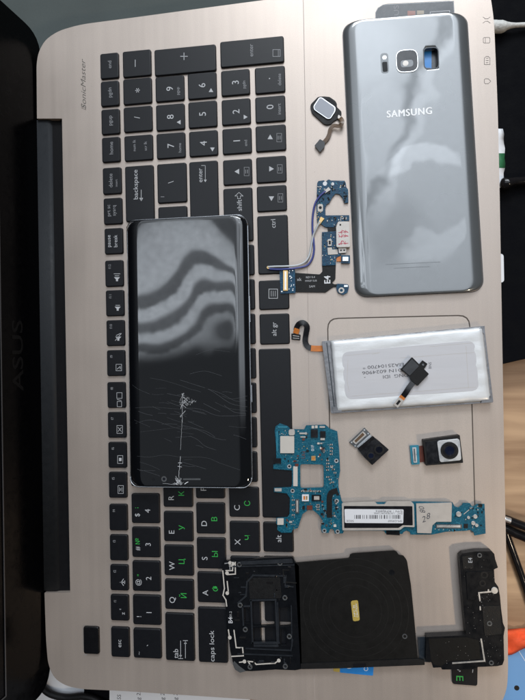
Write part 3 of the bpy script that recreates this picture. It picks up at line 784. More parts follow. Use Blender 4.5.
# backspace, backslash, enter, shift
key(125.2, 165.5, 153.8, 221.2, [T('backspace', 136.2, 184.5, 2.6, 'w', fit=17), L([[(141.2, 190), (141.2, 200)]], 0.3), TR(141.2, 199, 2.2, 270)], 'backspace key')
key(157.2, 163.2, 186.6, 202.6, [T('\\', 170.8, 182.2, 3.2, 'w'), L([[(161, 196.8), (164, 196.8)]], 0.3, 'd')])
key(158.2, 206.3, 187.2, 236.5, [T(']', 172, 223, 3)])
key(189.7, 161.0, 218.4, 234.5, [T('enter', 200.6, 175.2, 2.6, 'w'), L([[(205.3, 165.5), (205.3, 180)], [(205.3, 165.5), (201.5, 165.5)]], 0.25), TR(205.3, 180.5, 1.7, 270)], 'enter key')
key(223.6, 187.8, 252.8, 241.5, [T('shift', 239.4, 205.2, 2.7), ('w', line_me([[(237.6, 196), (235, 196), (239, 192.4), (243, 196), (240.4, 196), (240.4, 198.6), (237.6, 198.6), (237.6, 196)]], TZ, 0.25))], 'shift key nearest the arrow keys')
for k in range(7):                       # letter row partly under the phone
    y = 245.0 + k * 34.4 + (k * 0.05)
    xo = k * 0.55
    key(224.8 + xo, y, 254.2 + xo, y + 30.5)
for k in range(8):                       # number row under the phone's left edge
    y0 = 224.5 + k * 33.2
    xo = k * 0.62
    key(126.4 + xo, y0, 155 + xo, y0 + 29.3)
# bottom row
key(257.6, 215.2, 288.3, 273.8, [T('ctrl', 273.2, 223.6, 2.6)], 'ctrl key beside the arrow keys')
key(258.8, 280.0, 289.0, 309.5, [BX(273.2, 293.7, 4.3, 4.6, 'w', 0.3), L([[(271.2, 291), (271.2, 296.2)], [(273.2, 291), (273.2, 296.2)], [(275.2, 291), (275.2, 296.2)]], 0.25)])
key(259.6, 313.6, 289.5, 344.3, [T('alt gr', 274.8, 329, 2.6)])
key(260.5, 348.6, 292.3, 518.0, [], 'long space bar')
key(263.2, 522.2, 293.6, 552.2, [T('alt', 278.8, 538.6, 2.9)])
key(263.8, 556.6, 294.4, 587.0)
key(264.5, 591.2, 295.0, 622.0)
key(265.0, 626.4, 295.6, 664.0)
# number keys in view
def dual(x0, y0, x1, y1, lo, cy_=None, size=3.2):
    lg = []
    if lo: lg.append(T(lo, x0 + 7.9, y0 + 20.6, size))
    if cy_: lg.append(T(cy_, x0 + 18.0, y0 + 16.2, size, 'g'))
    key(x0, y0, x1, y1, lg)
def numk(x0, y0, x1, y1, base, top, gr=None):
    lg = [T(base, x0 + 16.2, y0 + 17.4, 3.1), T(top, x0 + 6.2, y0 + 21.4, 2.7)]
    if gr: lg.append(T(gr, x0 + 5.6, y0 + 14.2, 2.5, 'g'))
    key(x0, y0, x1, y1, lg)
numk(131.4, 493.6, 159.6, 523.4, '4', '$', ';')
numk(131.9, 527.1, 160.0, 557.5, '3', '#', '№')
numk(132.4, 561.0, 160.5, 591.4, '2', '@', '"')
numk(132.8, 595.2, 160.9, 625.0, '1', '!')
key(133.3, 628.8, 161.3, 658.5, [T('`', 147.5, 645.5, 3.4), T('~', 139.2, 653.2, 2.4, 'd')])
dual(163.2, 477.2, 192.6, 507.2, 'R', 'К')
dual(163.7, 511.4, 193.1, 541.6, 'E', 'У')
dual(164.1, 545.2, 193.5, 575.8, 'W', 'Ц')
dual(164.8, 579.4, 193.9, 609.6, 'Q', 'Й')
key(165.4, 613.4, 194.4, 660.9, [T('tab', 175.8, 653.6, 2.9), L([[(180.6, 641), (180.6, 658)], [(178.4, 658.6), (182.8, 658.6)]], 0.28), TR(180.6, 656, 1.6, 270), L([[(185.4, 641), (185.4, 658)], [(183.2, 640.6), (187.6, 640.6)]], 0.28), TR(185.4, 643, 1.6, 90)], 'tab key')
dual(195.6, 468.6, 224.6, 498.6, 'F', 'А')
dual(196.2, 502.8, 225.2, 533.9, 'D', 'В')
dual(196.8, 537.8, 225.8, 568.8, 'S', 'Ы')
dual(197.4, 572.2, 226.6, 602.8, 'A', 'Ф')
key(198.2, 607.6, 227.5, 662.8, [T('caps lock', 212.6, 646, 2.7, fit=17)], 'caps lock key')
dual(229.1, 487.1, 259.2, 517.2, 'C', 'С')
dual(229.7, 521.4, 259.9, 552.2, 'X', 'Ч')
dual(230.4, 556.5, 260.5, 587.2, 'Z', 'Я')
key(231.4, 591.4, 261.2, 663.4)

# ================================================================ CRACKED PHONE
def curved_sheet(name, x0, x1, y0, y1, ztop, zbot, drop, cw, rc, m, parent, nx=48, ny=40, endc=0.4, endd=0.25, inset=0.0):
    """glass with sides that roll down; outline has rounded corners"""
    bm = bmesh.new(); top = []; bot = []
    us = []
    for i in range(nx + 1):
        t = i / nx
        us.append(0.5 - 0.5 * math.cos(math.pi * t))
    vs = [0.5 - 0.5 * math.cos(math.pi * j / ny) for j in range(ny + 1)]
    for j, v in enumerate(vs):
        y = y0 + (y1 - y0) * v
        de = min(y - y0, y1 - y)
        ins = 0.0
        if de < rc: ins = rc - math.sqrt(max(0, rc * rc - (rc - de) ** 2))
        ins = min(ins, rc)
        row = []; rb = []
        for u in us:
            x = (x0 + ins) + (x1 - x0 - 2 * ins) * u
            ds = min(x - x0 - ins, x1 - ins - x) + ins * 0.0
            q = min(1, max(0, ds / cw)); z = ztop - drop * (1 - math.sqrt(max(0, 1 - (1 - q) ** 2)))
            q2 = min(1, max(0, de / endc)); z -= endd * (1 - math.sqrt(max(0, 1 - (1 - q2) ** 2)))
            row.append(bm.verts.new((x, y, z))); rb.append(bm.verts.new((x, y, zbot)))
        top.append(row); bot.append(rb)
    for j in range(ny):
        for i in range(nx):
            f = bm.faces.new((top[j][i], top[j][i + 1], top[j + 1][i + 1], top[j + 1][i])); f.smooth = True
            bm.faces.new((bot[j][i], bot[j + 1][i], bot[j + 1][i + 1], bot[j][i + 1]))
    for i in range(nx):
        bm.faces.new((top[0][i], bot[0][i], bot[0][i + 1], top[0][i + 1])); bm.faces.new((top[ny][i], top[ny][i + 1], bot[ny][i + 1], bot[ny][i]))
    for j in range(ny):
        bm.faces.new((top[j][0], top[j + 1][0], bot[j + 1][0], bot[j][0])); bm.faces.new((top[j][nx], bot[j][nx], bot[j + 1][nx], top[j + 1][nx]))
    return bm
ZP = 9.2
a = W(128.6, 350, 6.5); b = W(250.3, 350, 6.5); c = W(190, 217.6, 7.5); d = W(190, 487.0, 7.0)
PX0, PX1, PY0, PY1 = a.x, b.x, d.y, c.y
ph = thing('smartphone', 'cracked black smartphone lying face up across the laptop keys', 'smartphone', ((PX0 + PX1) / 2, (PY0 + PY1) / 2, 1.4))
PC = Vector(((PX0 + PX1) / 2, (PY0 + PY1) / 2, 0)); PROT = Matrix.Translation(PC) @ Matrix.Rotation(math.radians(-0.35), 4, 'Z') @ Matrix.Translation(-PC)
bm = curved_sheet('g', PX0 + 0.35, PX1 - 0.35, PY0 + 0.35, PY1 - 0.35, ZP, 6.2, 2.5, 6.2, 5.2, 'glass', ph)
me = finish(bm, 'screen_glass'); me.transform(PROT); put('screen_glass', me, 'glass', ph)
def rr(x0, y0, x1, y1, r, n=8):
    out = []
    for cx_, cy_, a0 in ((x1 - r, y1 - r, 0), (x0 + r, y1 - r, 90), (x0 + r, y0 + r, 180), (x1 - r, y0 + r, 270)):
        for k in range(n + 1):
            t = math.radians(a0 + 90 * k / n); out.append((cx_ + r * math.cos(t), cy_ + r * math.sin(t)))
    return out
bm = bmesh.new(); prism_bm(bm, rr(PX0, PY0, PX1, PY1, 5.6), 4.6, 6.6)
me = finish(bm, 'phone_frame'); me.transform(PROT); o = put('phone_frame', me, 'frame', ph); bevel(o, 0.5, 3)
bm = bmesh.new(); prism_bm(bm, rr(PX0 + 1.6, PY0 + 0.6, PX1 - 1.6, PY1 - 0.6, 5), 1.4, 4.6)
me = finish(bm, 'phone_back'); me.transform(PROT); o = put('phone_back', me, 'blackgloss', ph); bevel(o, 1.0, 3)
def end_rim(sgn):
    pts = []
    R5 = 5.2; xa, xb = PX0 + .3, PX1 - .3; ye = PY0 + .25 if sgn < 0 else PY1 - .25
    for k in range(9):
        t = math.radians(90 * k / 8); pts.append((xa + R5 - R5 * math.cos(t), ye - sgn * (R5 - R5 * math.sin(t))))
    for k in range(1, 8): pts.append((xa + R5 + (xb - xa - 2 * R5) * k / 8, ye))
    for k in range(9):
        t = math.radians(90 * k / 8); pts.append((xb - R5 + R5 * math.sin(t), ye - sgn * (R5 - R5 * math.cos(t))))
    P3 = []
    for x, y in pts:
        ds = min(x - PX0, PX1 - x); q_ = min(1, max(0, ds / 6.2)); P3.append(Vector((x, y, ZP - .42 - 2.2 * (1 - math.sqrt(max(0, 1 - (1 - q_) ** 2))))))
    bm = bmesh.new(); tube_bm(bm, P3, 0.3, 8); me = finish(bm, 'end_rim'); me.transform(PROT); put('end_rim', me, 'frame', ph)
end_rim(-1); end_rim(1)
# front sensors by the lower edge
disc('front_camera', 164.0, 479.0, 1.55, ZP - 0.2, ZP + 0.03, 'camgrey', ph)
disc('front_camera_lens', 164.0, 479.0, 0.8, ZP - 0.2, ZP + 0.05, 'lens', ph)
disc('proximity_sensor', 153.5, 479.3, 0.9, ZP - 0.2, ZP + 0.02, 'blackgloss', ph)
o = box('earpiece_slot', 183, 478.4, 200.5, 480.0, ZP - 0.2, ZP + 0.03, 'camgrey', ph, 0.3, 0)
# fractures
def cracks():
    R = random.Random(3)
    br, dm = [], []
    def jag(p, q, n, j):
        out = []
        for k in range(n + 1):
            t = k / n
            out.append((p[0] + (q[0] - p[0]) * t + R.uniform(-j, j), p[1] + (q[1] - p[1]) * t + R.uniform(-j, j)))
        return out
    br.append((jag((182.4, 394), (182.2, 420), 14, .3), .13))
    br.append((jag((182.2, 420), (180.4, 450), 12, .25), .09))
    br.append((jag((180.2, 456), (178.8, 478), 9, .4), .18))
    for k in range(48):
        t_ = R.random() ** 1.5; x_ = 182.5 + 14 * t_; y_ = 401.5 + R.uniform(-5, 5) * (1 - t_)
        a_ = R.uniform(0, 360); l_ = R.uniform(1.0, 4.5) * (1.2 - t_)
        br.append((jag((x_, y_), (x_ + l_ * math.cos(math.radians(a_)), y_ + l_ * math.sin(math.radians(a_))), 3, .35), R.uniform(.05, .15)))
    for k in range(12):
        a_ = R.uniform(0, 360); l_ = R.uniform(1.5, 5)
        x_ = 181.8; y_ = R.choice([394, 397, 405.5, 414, 420])
        br.append((jag((x_, y_), (x_ + l_ * math.cos(math.radians(a_)), y_ + l_ * math.sin(math.radians(a_))), 2, .3), R.uniform(.08, .2)))
    for k in range(26):
        a_ = R.uniform(180, 360); l_ = R.uniform(2, 8)
        x_ = 179 + R.uniform(-2, 2); y_ = 484.5 + R.uniform(-2, 0.5)
        br.append((jag((x_, y_), (x_ + l_ * 0.6 * math.cos(math.radians(a_)), y_ + l_ * math.sin(math.radians(a_))), 2, .3), R.uniform(.1, .28)))
    br.append((jag((184.5, 484), (188, 481.6), 3, .4), .45))
    br.append((jag((163, 483.3), (175, 484.6), 6, .2), .09))
    for y_ in (462.5, 466): br.append((jag((178, y_), (181.5, y_ + .5), 2, .5), .25))
    # long faint hairlines
    lines = [[(133, 424), (150, 420), (165, 424), (180, 429), (196, 429), (215, 438), (226, 440)],
             [(140, 432), (160, 429.5), (181, 427)], [(190, 436), (198, 440), (205, 446), (216, 450)],
             [(181, 408), (200, 409), (215, 415), (230, 416), (246, 415)], [(170, 414), (181, 414.5), (187, 414)],
             [(180, 380), (196, 385), (210, 390), (222, 398), (232, 404), (247, 407)],
             [(205, 388), (220, 393), (236, 401), (247, 400)], [(222, 396), (232, 399), (247, 396)],
             [(215, 402), (228, 408), (247, 411)], [(150, 378), (166, 381), (182, 386), (190, 389)],
             [(132, 385), (140, 390), (150, 394)], [(224, 405), (234, 412), (246, 413.5)],
             [(135, 456), (150, 457), (165, 455), (180, 457), (205, 457.5), (220, 463), (240, 470)],
             [(132, 468), (145, 471), (160, 476)], [(182, 462), (196, 466), (206, 469)], [(140, 462), (152, 466), (160, 470)],
             [(196, 355), (210, 350), (230, 352)], [(134, 420), (141, 423), (150, 427)], [(181, 425), (205, 431), (215, 437)],
             [(135, 408), (150, 407), (180, 409)], [(190, 374), (205, 371), (222, 376)]]
    for k in range(30):
        x_ = R.uniform(134, 236); y_ = R.uniform(378, 474); l_ = R.uniform(5, 20); a_ = R.uniform(-8, 32)
        lines.append([(x_, y_), (x_ + l_ * .5, y_ + l_ * .5 * math.sin(math.radians(a_)) + R.uniform(-.8, .8)), (min(246, x_ + l_), y_ + l_ * math.sin(math.radians(a_)))])
    for Lq in lines:
        sm = smooth_path(Lq, 4)
        dm.append(([(p[0] + R.uniform(-.12, .12), p[1] + R.uniform(-.12, .12)) for p in sm], R.uniform(.05, .10)))
    def build(L_, name, m):
        bm = bmesh.new()
        for pts, w in L_:
            q = []
            for x, y in pts:
                p = W(x, y, ZP)
                ds = min(p.x - PX0 - .35, PX1 - .35 - p.x)
                qq = min(1, max(0, ds / 6.2)); z = ZP - 2.5 * (1 - math.sqrt(max(0, 1 - (1 - qq) ** 2)))
                q.append(Vector((p.x, p.y, z + 0.05)))
            ribbon_bm(bm, q, w, 0.04)
        put(name, finish(bm, name), m, ph)
    build([(a_, b_ * .72) for a_, b_ in br], 'glass_crack', 'crack')
    build(dm, 'glass_crack', 'crackdim')
cracks()
for y0, y1 in ((371, 385), (404, 416), (424, 440)):
    pass
# side buttons
for nm, ya, yb in (('side_button', 385, 402), ('side_button', 296, 322)):
    p = W(251, ya, 5.6); q = W(251, yb, 5.6)
    bm = bmesh.new(); prism_bm(bm, [(PX1 - 0.3, q.y), (PX1 + 0.35, q.y), (PX1 + 0.35, p.y), (PX1 - 0.3, p.y)], 5.1, 6.1)
    put(nm, finish(bm, nm), 'frame', ph)

# ================================================================ BACK COVER
bc_px = [(342.6, 22.5), (467.2, 12.2), (484.2, 291), (355.8, 297.2)]
q = [W(x, y, 1.8) for x, y in bc_px]
cen = sum(q, Vector()) / 4
bc = thing('phone_back_cover', 'loose blue grey glass back cover of the phone, lettered SAMSUNG, face up', 'phone cover', (cen.x, cen.y, 0))
wd = ((q[1] - q[0]).length + (q[2] - q[3]).length) / 2; hd = ((q[3] - q[0]).length + (q[2] - q[1]).length) / 2
bm = curved_sheet('b', -wd / 2, wd / 2, -hd / 2, hd / 2, 3.4, 0.25, 2.6, 7.5, 6.2, 'shell', bc, nx=60, ny=60, endc=1.6, endd=0.3)
def to_cover(v):
    """bilinear map of the flat cover outline to the measured corners"""
    s = v.x / wd + 0.5; t = 0.5 - v.y / hd
    A = q[0] * (1 - s) * (1 - t) + q[1] * s * (1 - t) + q[2] * s * t + q[3] * (1 - s) * t
    return Vector((A.x, A.y, v.z))
for v in bm.verts: v.co = to_cover(v.co)
me = finish(bm, 'cover_glass')
cut = []
def cutter(x0, y0, x1, y1, r, z=3.3, sl=0.0):
    bm2 = bmesh.new(); prism_bm(bm2, rnd(P2([(x0, y0 + sl), (x1, y0 - sl), (x1 + .8, y1 - sl), (x0 + .8, y1 + sl)], z), r, 6), -1, 6)
    return finish(bm2, 'cut')
so = bpy.data.objects.new('tmp', me); C.objects.link(so)
for args in ((423.6, 47.8, 438.0, 68.4, 2.3, 3.3, 0.4),):
    co = bpy.data.objects.new('tmpc', cutter(*args)); C.objects.link(co)
    bo = so.modifiers.new('b', 'BOOLEAN'); bo.object = co; bo.operation = 'DIFFERENCE'; bo.solver = 'EXACT'; cut.append(co)
bpy.context.view_layer.update()
me2 = bpy.data.meshes.new_from_object(so.evaluated_get(bpy.context.evaluated_depsgraph_get()))
bpy.data.objects.remove(so)
for co in cut: bpy.data.objects.remove(co)
put('cover_glass', me2, 'shell', bc)
# rim skirt around the cover
bm = bmesh.new()
pl_ = rr(-wd / 2 - 0.25, -hd / 2 - 0.2, wd / 2 + 0.25, hd / 2 + 0.2, 6.4); hl = rr(-wd / 2 + 0.8, -hd / 2 + 0.8, wd / 2 - 0.8, hd / 2 - 0.8, 5.6)
prism_bm(bm, pl_, 0.02, 0.9, [hl])
for v in bm.verts: v.co = to_cover(v.co)
put('cover_rim', finish(bm, 'cover_rim'), 'shelledge', bc)
hole_rim = slab('camera_opening_rim', [(423.0, 47.4), (438.6, 46.6), (439.4, 68.6), (423.8, 69.6)], 2.2, 3.46, 'shelledge', bc, r=2.5, holes=[[(424.0, 48.4), (437.7, 47.6), (438.4, 67.8), (424.8, 68.6)]], hr=2.1)
# camera window
slab('camera_ring', [(395.4, 50.4), (417.6, 48.4), (418.8, 71.4), (396.4, 73.4)], 3.3, 3.7, 'silverb', bc, r=4.2, bev=0.12)
cw_ = slab('camera_window', [(396.2, 51.0), (416.9, 49.2), (418.0, 70.4), (397.2, 72.2)], 3.5, 3.76, 'blackgloss', bc, r=3.8, bev=0.08)
slab('lens_opening', [(400.5, 60.5), (413, 59.5), (413.3, 66.3), (401, 67.5)], 3.7, 3.79, 'camgrey', cw_, r=1.5)
disc('painted_lens_glare', 405.6, 63.2, 1.5, 3.7, 3.81, 'silver', cw_)  # silver disc painting in the glare on the camera window
# flash window
fl = slab('flash_window', [(380.2, 53.4), (388, 52.7), (389.2, 72.7), (381.4, 73.5)], 3.3, 3.5, 'camgrey', bc, r=1.8)
disc('flash_led', 384.5, 57.4, 1.1, 3.4, 3.54, 'silverb', fl)
slab('pulse_sensor', [(382, 62), (387.2, 61.6), (387.8, 71.6), (382.8, 72)], 3.4, 3.53, 'bframe', fl, r=0.8)
base_ = text_mesh('SAMSUNG', 10, 0.0, 0, 1.14)
cps = []
for k_ in range(7):
    c_ = base_.copy(); c_.transform(Matrix.Translation(((k_ - 3) * 0.13, (0, .14, -.14, 0, .14, -.14, 0)[k_], k_ * 0.01))); cps.append(c_)
me = join(cps)
xs = [v.co.x for v in me.vertices]; ys = [v.co.y for v in me.vertices]
p0 = W(386.6, 114.4, 3.4); p1 = W(432.0, 110.6, 3.4)
wdt = max(xs) - min(xs); ang = math.atan2(p1.y - p0.y, p1.x - p0.x)
me.transform(Matrix.Translation((-(max(xs) + min(xs)) / 2, -(max(ys) + min(ys)) / 2, 0)))
me.transform(Matrix.Diagonal(((p1 - p0).length / wdt, 0.53, 1, 1))); me.transform(Matrix.Rotation(ang, 4, 'Z')); me.transform(Matrix.Translation((p0 + p1) / 2 + Vector((0, 0, 0.08))))
put('cover_lettering', me, 'white', bc)
traces('small_print', [[(386, 264.5), (440, 262)], [(394, 268.2), (430, 266.6)]], 0.25, 3.44, 'camgrey', bc, t=0.03)

# ================================================================ FINGERPRINT BUTTON
hb = thing('button_module', 'grey rounded fingerprint button in black surround with short curled brown ribbon', 'phone button', tuple(W(325, 110, 0)))
slab('button_surround', [(310.2, 106.5), (311, 104), (318, 96.8), (323.5, 96.4), (329.5, 96.8), (335.5, 101), (337, 104), (336.8, 107), (341.5, 111.5), (341.5, 115), (338, 118.5), (333, 121.5), (331, 124), (326.5, 124.8), (323.5, 123.6), (312, 113)], 0.1, 1.1, 'black', hb, r=0.8, bev=0.15)
slab('button_rim', [(319.2, 97.4), (321.8, 97.4), (335.6, 107), (335.4, 111.2), (330.4, 118.6), (327.2, 118.8), (314, 109.6), (313.4, 106)], 1.0, 1.8, 'rim', hb, r=1.3, bev=0.15)
slab('button_face', [(319.6, 98.2), (321.6, 98.3), (334.6, 107.5), (334.4, 110.8), (330, 117.8), (327.6, 117.8), (314.8, 109), (314.2, 106.4)], 1.7, 1.95, 'buttonface', hb, r=1.2, bev=0.08)
slab('surround_step', [(325.5, 98.6), (329.5, 98.2), (334.6, 102), (335.6, 106.2), (333.5, 105.2)], 1.0, 1.5, 'bframe', hb, r=0.5, bev=0.1)
ribbon('ribbon_cable', [(338.5, 117, 1.0), (341.8, 119.5, 2.4), (342.2, 123, 3.4), (339, 126, 2.8), (334, 125.6, 2.2), (330.4, 129, 2.0), (329.2, 134, 1.7), (327, 138.5, 1.5), (323.5, 142.5, 1.2)], 2.1, 0.15, 'brown', hb)
slab('ribbon_joint', [(338.5, 114.5), (342.5, 118), (341.5, 121), (337.5, 117.5)], 0.8, 1.5, 'silver', hb, r=0.5)
slab('connector', [(320, 139), (325, 142), (324.5, 147), (320, 152), (314.5, 145.5)], 0.6, 1.9, 'blackgloss', hb, r=0.3, bev=0.1)

# ================================================================ generic small SMD scatter
def scatter(name, parent, spots, z, m, seed=1):
    """tiny soldered components as one surface dressing mesh; spots in photo measures (x, y, w, h)"""
    bm = bmesh.new()
    for (x, y, w, h) in spots:
        prism_bm(bm, P2(rect(x - w / 2, y - h / 2, x + w / 2, y + h / 2), z), z - 0.5, z)
    o = put(name, finish(bm, name), m, parent); return o
def rnd_spots(R, n, boxes, smin=.7, smax=1.7):
    out = []
    for k in range(n):
        b = R.choice(boxes)
        w, h = (R.uniform(smin, smax), R.uniform(smin * .7, smax * .7))
        if R.random() < .5: w, h = h, w
        out.append((R.uniform(b[0], b[2]), R.uniform(b[1], b[3]), w, h))
    return out

# ================================================================ CHARGING PORT BOARD
cb = thing('charging_board', 'dark blue charging port circuit board with black flex and two thin antenna cables', 'circuit board', tuple(W(318, 245, 0)))
slab('antenna_board', [(317.2, 183), (318.4, 181), (324, 180.3), (325.5, 181.8), (327.6, 180), (329, 179.4), (330.9, 180.5), (344.6, 180.7), (345.8, 183), (346.3, 187), (348.2, 189.7), (348.4, 202.6), (344.6, 203), (342.4, 197), (339, 193.8), (335.5, 193.4), (332.4, 197), (329.4, 202.6), (326.6, 204.4), (325.3, 207.7), (325.5, 215.4), (349.3, 215.2), (349.3, 220.6), (337.3, 222.3), (335.6, 225.7), (333.4, 227.2), (325.3, 227), (322.3, 224.9), (317.4, 222), (316.5, 213), (316.8, 196)],
     0.6, 1.4, 'pcbdark', cb, bev=0.08)
for x, y, r in ((325.0, 183.6, 1.2), (332.6, 183.9, 0.85)): disc('board_hole_plate', x, y, r, 1.3, 1.46, 'labelw', cb, 16)
o = slab('screw_pad', [(317.6, 204), (323, 204), (323, 211.6), (317.6, 211.6)], 1.3, 1.5, 'beige', cb, r=1)
disc('screw_hole', 320.3, 207.6, 0.85, 1.3, 1.54, 'black', cb, 16)
slab('flex_link', [(327.5, 225.5), (336, 225.2), (336, 232.4), (328, 232.6)], 0.5, 1.1, 'black', cb)
slab('port_board', [(321.9, 232), (336.5, 231.2), (336.6, 247), (341, 250), (341, 255), (335.9, 258), (335.9, 265), (322, 265.8)], 0.5, 1.3, 'pcbdark', cb, bev=0.08)
usb = slab('charging_port', [(338.0, 221.4), (349.2, 221.4), (350.2, 247), (336.4, 247.2), (336.2, 227.5)], 0.8, 3.4, 'silver', cb, r=0.8, bev=0.3)
for k, (yy, hh) in enumerate(((231.5, 2.2), (235.6, 2.0), (242.6, 2.4))):
    rp = random.Random(k)
    pts = [(338.5 + i * 1.6, yy + rp.uniform(-hh, hh) * .8) for i in range(7)]
    put('ink_mark', join([line_me([pts], 3.46, 0.28), line_me([[(338.8, yy + 1.2), (348, yy + .6)], [(342, yy - 1.6), (341.4, yy + 2)], [(345.4, yy - 1.2), (345, yy + 1.6)]], 3.45, 0.24)]), 'red', usb)
disc('port_screw_hole', 340.3, 224.8, 0.5, 3.2, 3.46, 'black', usb, 12)
slab('port_tab', [(338.2, 247.2), (346.4, 246.8), (346.2, 252.6), (339, 253.2)], 0.8, 2.0, 'silver', cb, r=0.5, bev=0.1)
disc('tab_hole', 341.0, 250.4, 0.45, 1.8, 2.06, 'black', cb, 12); disc('tab_hole', 344.2, 250.2, 0.45, 1.8, 2.06, 'black', cb, 12)
slab('beige_shield', [(327.4, 247.6), (331.8, 247.4), (332.2, 249.6), (337.6, 249.2), (338, 254.2), (328, 254.8)], 1.2, 1.6, 'beige', cb, bev=0.05)
box('chip', 327.8, 239.2, 331.6, 245.8, 1.2, 1.9, 'silver', cb); box('chip', 328.7, 240.6, 330.8, 244.4, 1.8, 2.0, 'black', cb)
mic = box('microphone_block', 341.2, 255.2, 350, 263.2, 0.6, 2.0, 'pcbdark', cb); box('microphone_can', 342.6, 256.8, 348.4, 261, 1.9, 2.7, 'silverb', mic)
box('orange_film', 336.6, 256.6, 341.2, 261.4, 0.5, 0.9, 'orange', cb)
slab('flex_cable', [(322.2, 265.6), (335.8, 264.8), (335.4, 279), (332, 283), (334.5, 284.4), (339, 283.6), (339, 286.6), (333, 287.2), (325.4, 292.6), (295.6, 292.2), (295.2, 272.8), (319.6, 274.4), (322.4, 271.6)], 0.45, 0.75, 'black', cb, r=0.5)
slab('sensor_board', [(337, 283.6), (348, 284.2), (349, 287), (347.6, 292.4), (343, 295), (338, 293), (336.2, 288)], 0.5, 1.3, 'pcbdark', cb, r=0.5, bev=0.06)
disc('screw_ring', 341.4, 290.3, 1.6, 1.2, 1.6, 'silver', cb, 18, inner=0.8)
box('contact_pad', 344, 285, 347.8, 287, 1.2, 1.6, 'silverb', cb)
conn = slab('board_connector', [(279.4, 268.6), (294.9, 267.4), (295.6, 293), (280.6, 293.6)], 1.4, 2.2, 'pcbdark', cb, r=0.2, bev=0.06)
box('pin_strip', 283.2, 270.4, 287.8, 290.6, 2.1, 3.0, 'gold', conn); box('pin_strip', 284.7, 271.4, 286.2, 289.6, 2.9, 3.1, 'silverb', conn)
Rr = random.Random(5)
scatter('small_components', conn, rnd_spots(Rr, 16, [(289, 269, 294, 292)], .6, 1.4) + [(281.5, 270, 1, 1), (281.8, 291.5, 1.4, 1), (294, 269, 1, 1)], 2.45, 'silverb')
scatter('small_components', cb, rnd_spots(Rr, 26, [(331, 182, 345, 189), (318, 186, 325, 192), (338, 216, 348, 220), (324, 217, 336, 225)], .6, 1.5), 1.75, 'silver')
scatter('small_components', cb, rnd_spots(Rr, 30, [(318, 184, 345, 192), (324, 216, 347, 221), (317, 212, 322, 221), (323, 234, 335, 264), (281, 270, 294, 291)], .4, 1.0), 1.7, 'gold')
scatter('dark_components', cb, rnd_spots(Rr, 46, [(331, 182, 345, 190), (325, 190, 331, 200), (344, 190, 347, 201), (326, 217, 346, 221), (323, 233, 326, 263), (317, 192, 324, 202)], .7, 2.0), 1.9, 'black')
scatter('small_components', cb, rnd_spots(Rr, 12, [(322.6, 233, 335, 239), (322.6, 250, 327, 264), (330, 256, 335, 264)], .6, 1.3), 1.6, 'silver')
scatter('traces', cb, rnd_spots(Rr, 26, [(319, 183, 344, 190), (318, 194, 324, 204), (326, 216, 346, 220), (323, 233, 335, 264)], .4, 1.6), 1.46, 'pcbtrace')
text('E4', 327.2, 279.6, 0.8, 3.2, 90, 'labelw', cb, 'board_print', bold=0.2)
text('REV 0.4', 310.5, 277.2, 0.8, 1.1, 0, 'legend', cb, 'board_print'); text('M950F SUB', 311, 280.8, 0.8, 0.95, 0, 'legend', cb, 'board_print')
text('xk', 299.2, 279.3, 0.8, 1.8, 0, 'legend', cb, 'board_print'); text('SAM', 312, 286.4, 0.8, 1.2, 0, 'legend', cb, 'board_print')
ac = tube('antenna_cable', [(267.8, 267, 2.4), (276, 266.5, 2.9), (286, 266.3, 3.4), (297, 265.4, 2.4), (305, 261.8, 1.6), (309.2, 255.5, 1.2), (311, 247, 1.0), (313, 236.5, 1.2), (316.4, 228, 2.0), (320, 221.6, 2.2)], 0.55, 'cablew', cb)
tube('antenna_cable', [(269, 269, 2.2), (279, 269.4, 2.8), (290, 268.8, 3.2), (299, 267.6, 1.8), (307, 265.4, 1.2), (312, 259, 1.0), (314.0, 250, 0.9), (313.6, 241, 0.9), (312.4, 228, 0.9), (313, 214, 1.2), (315.4, 203, 1.8), (320.4, 195.5, 2.1), (325.6, 191.2, 2.2)], 0.55, 'cableb', cb)
ribbon('antenna_plug', [(324.4, 192.2, 2.3), (329.6, 188.4, 2.5)], [1.3, 1.4, 1.5, 1.6, 1.7, 1.9, 2.0], 0.9, 'silver', cb)
ribbon('antenna_plug', [(318.6, 224.2, 2.3), (322.6, 217.6, 2.5)], [1.0, 1.2, 1.4, 1.6, 1.8, 2.1, 2.2], 0.9, 'gold', cb)
disc('antenna_plug', 268.2, 267.3, 0.8, 1.6, 2.6, 'gold', cb, 14)

# ================================================================ BATTERY
bt = thing('battery', 'flat silver pouch battery with dated print and a curled orange and black flex', 'battery', tuple(W(408, 370, 0)))
slab('pouch_edge', [(321.8, 341.2), (336, 340), (484.6, 325.8), (485.2, 333), (493.4, 402.4), (331.2, 413.6)], 0.2, 3.6, 'foildark', bt, r=0.6, bev=0.5)
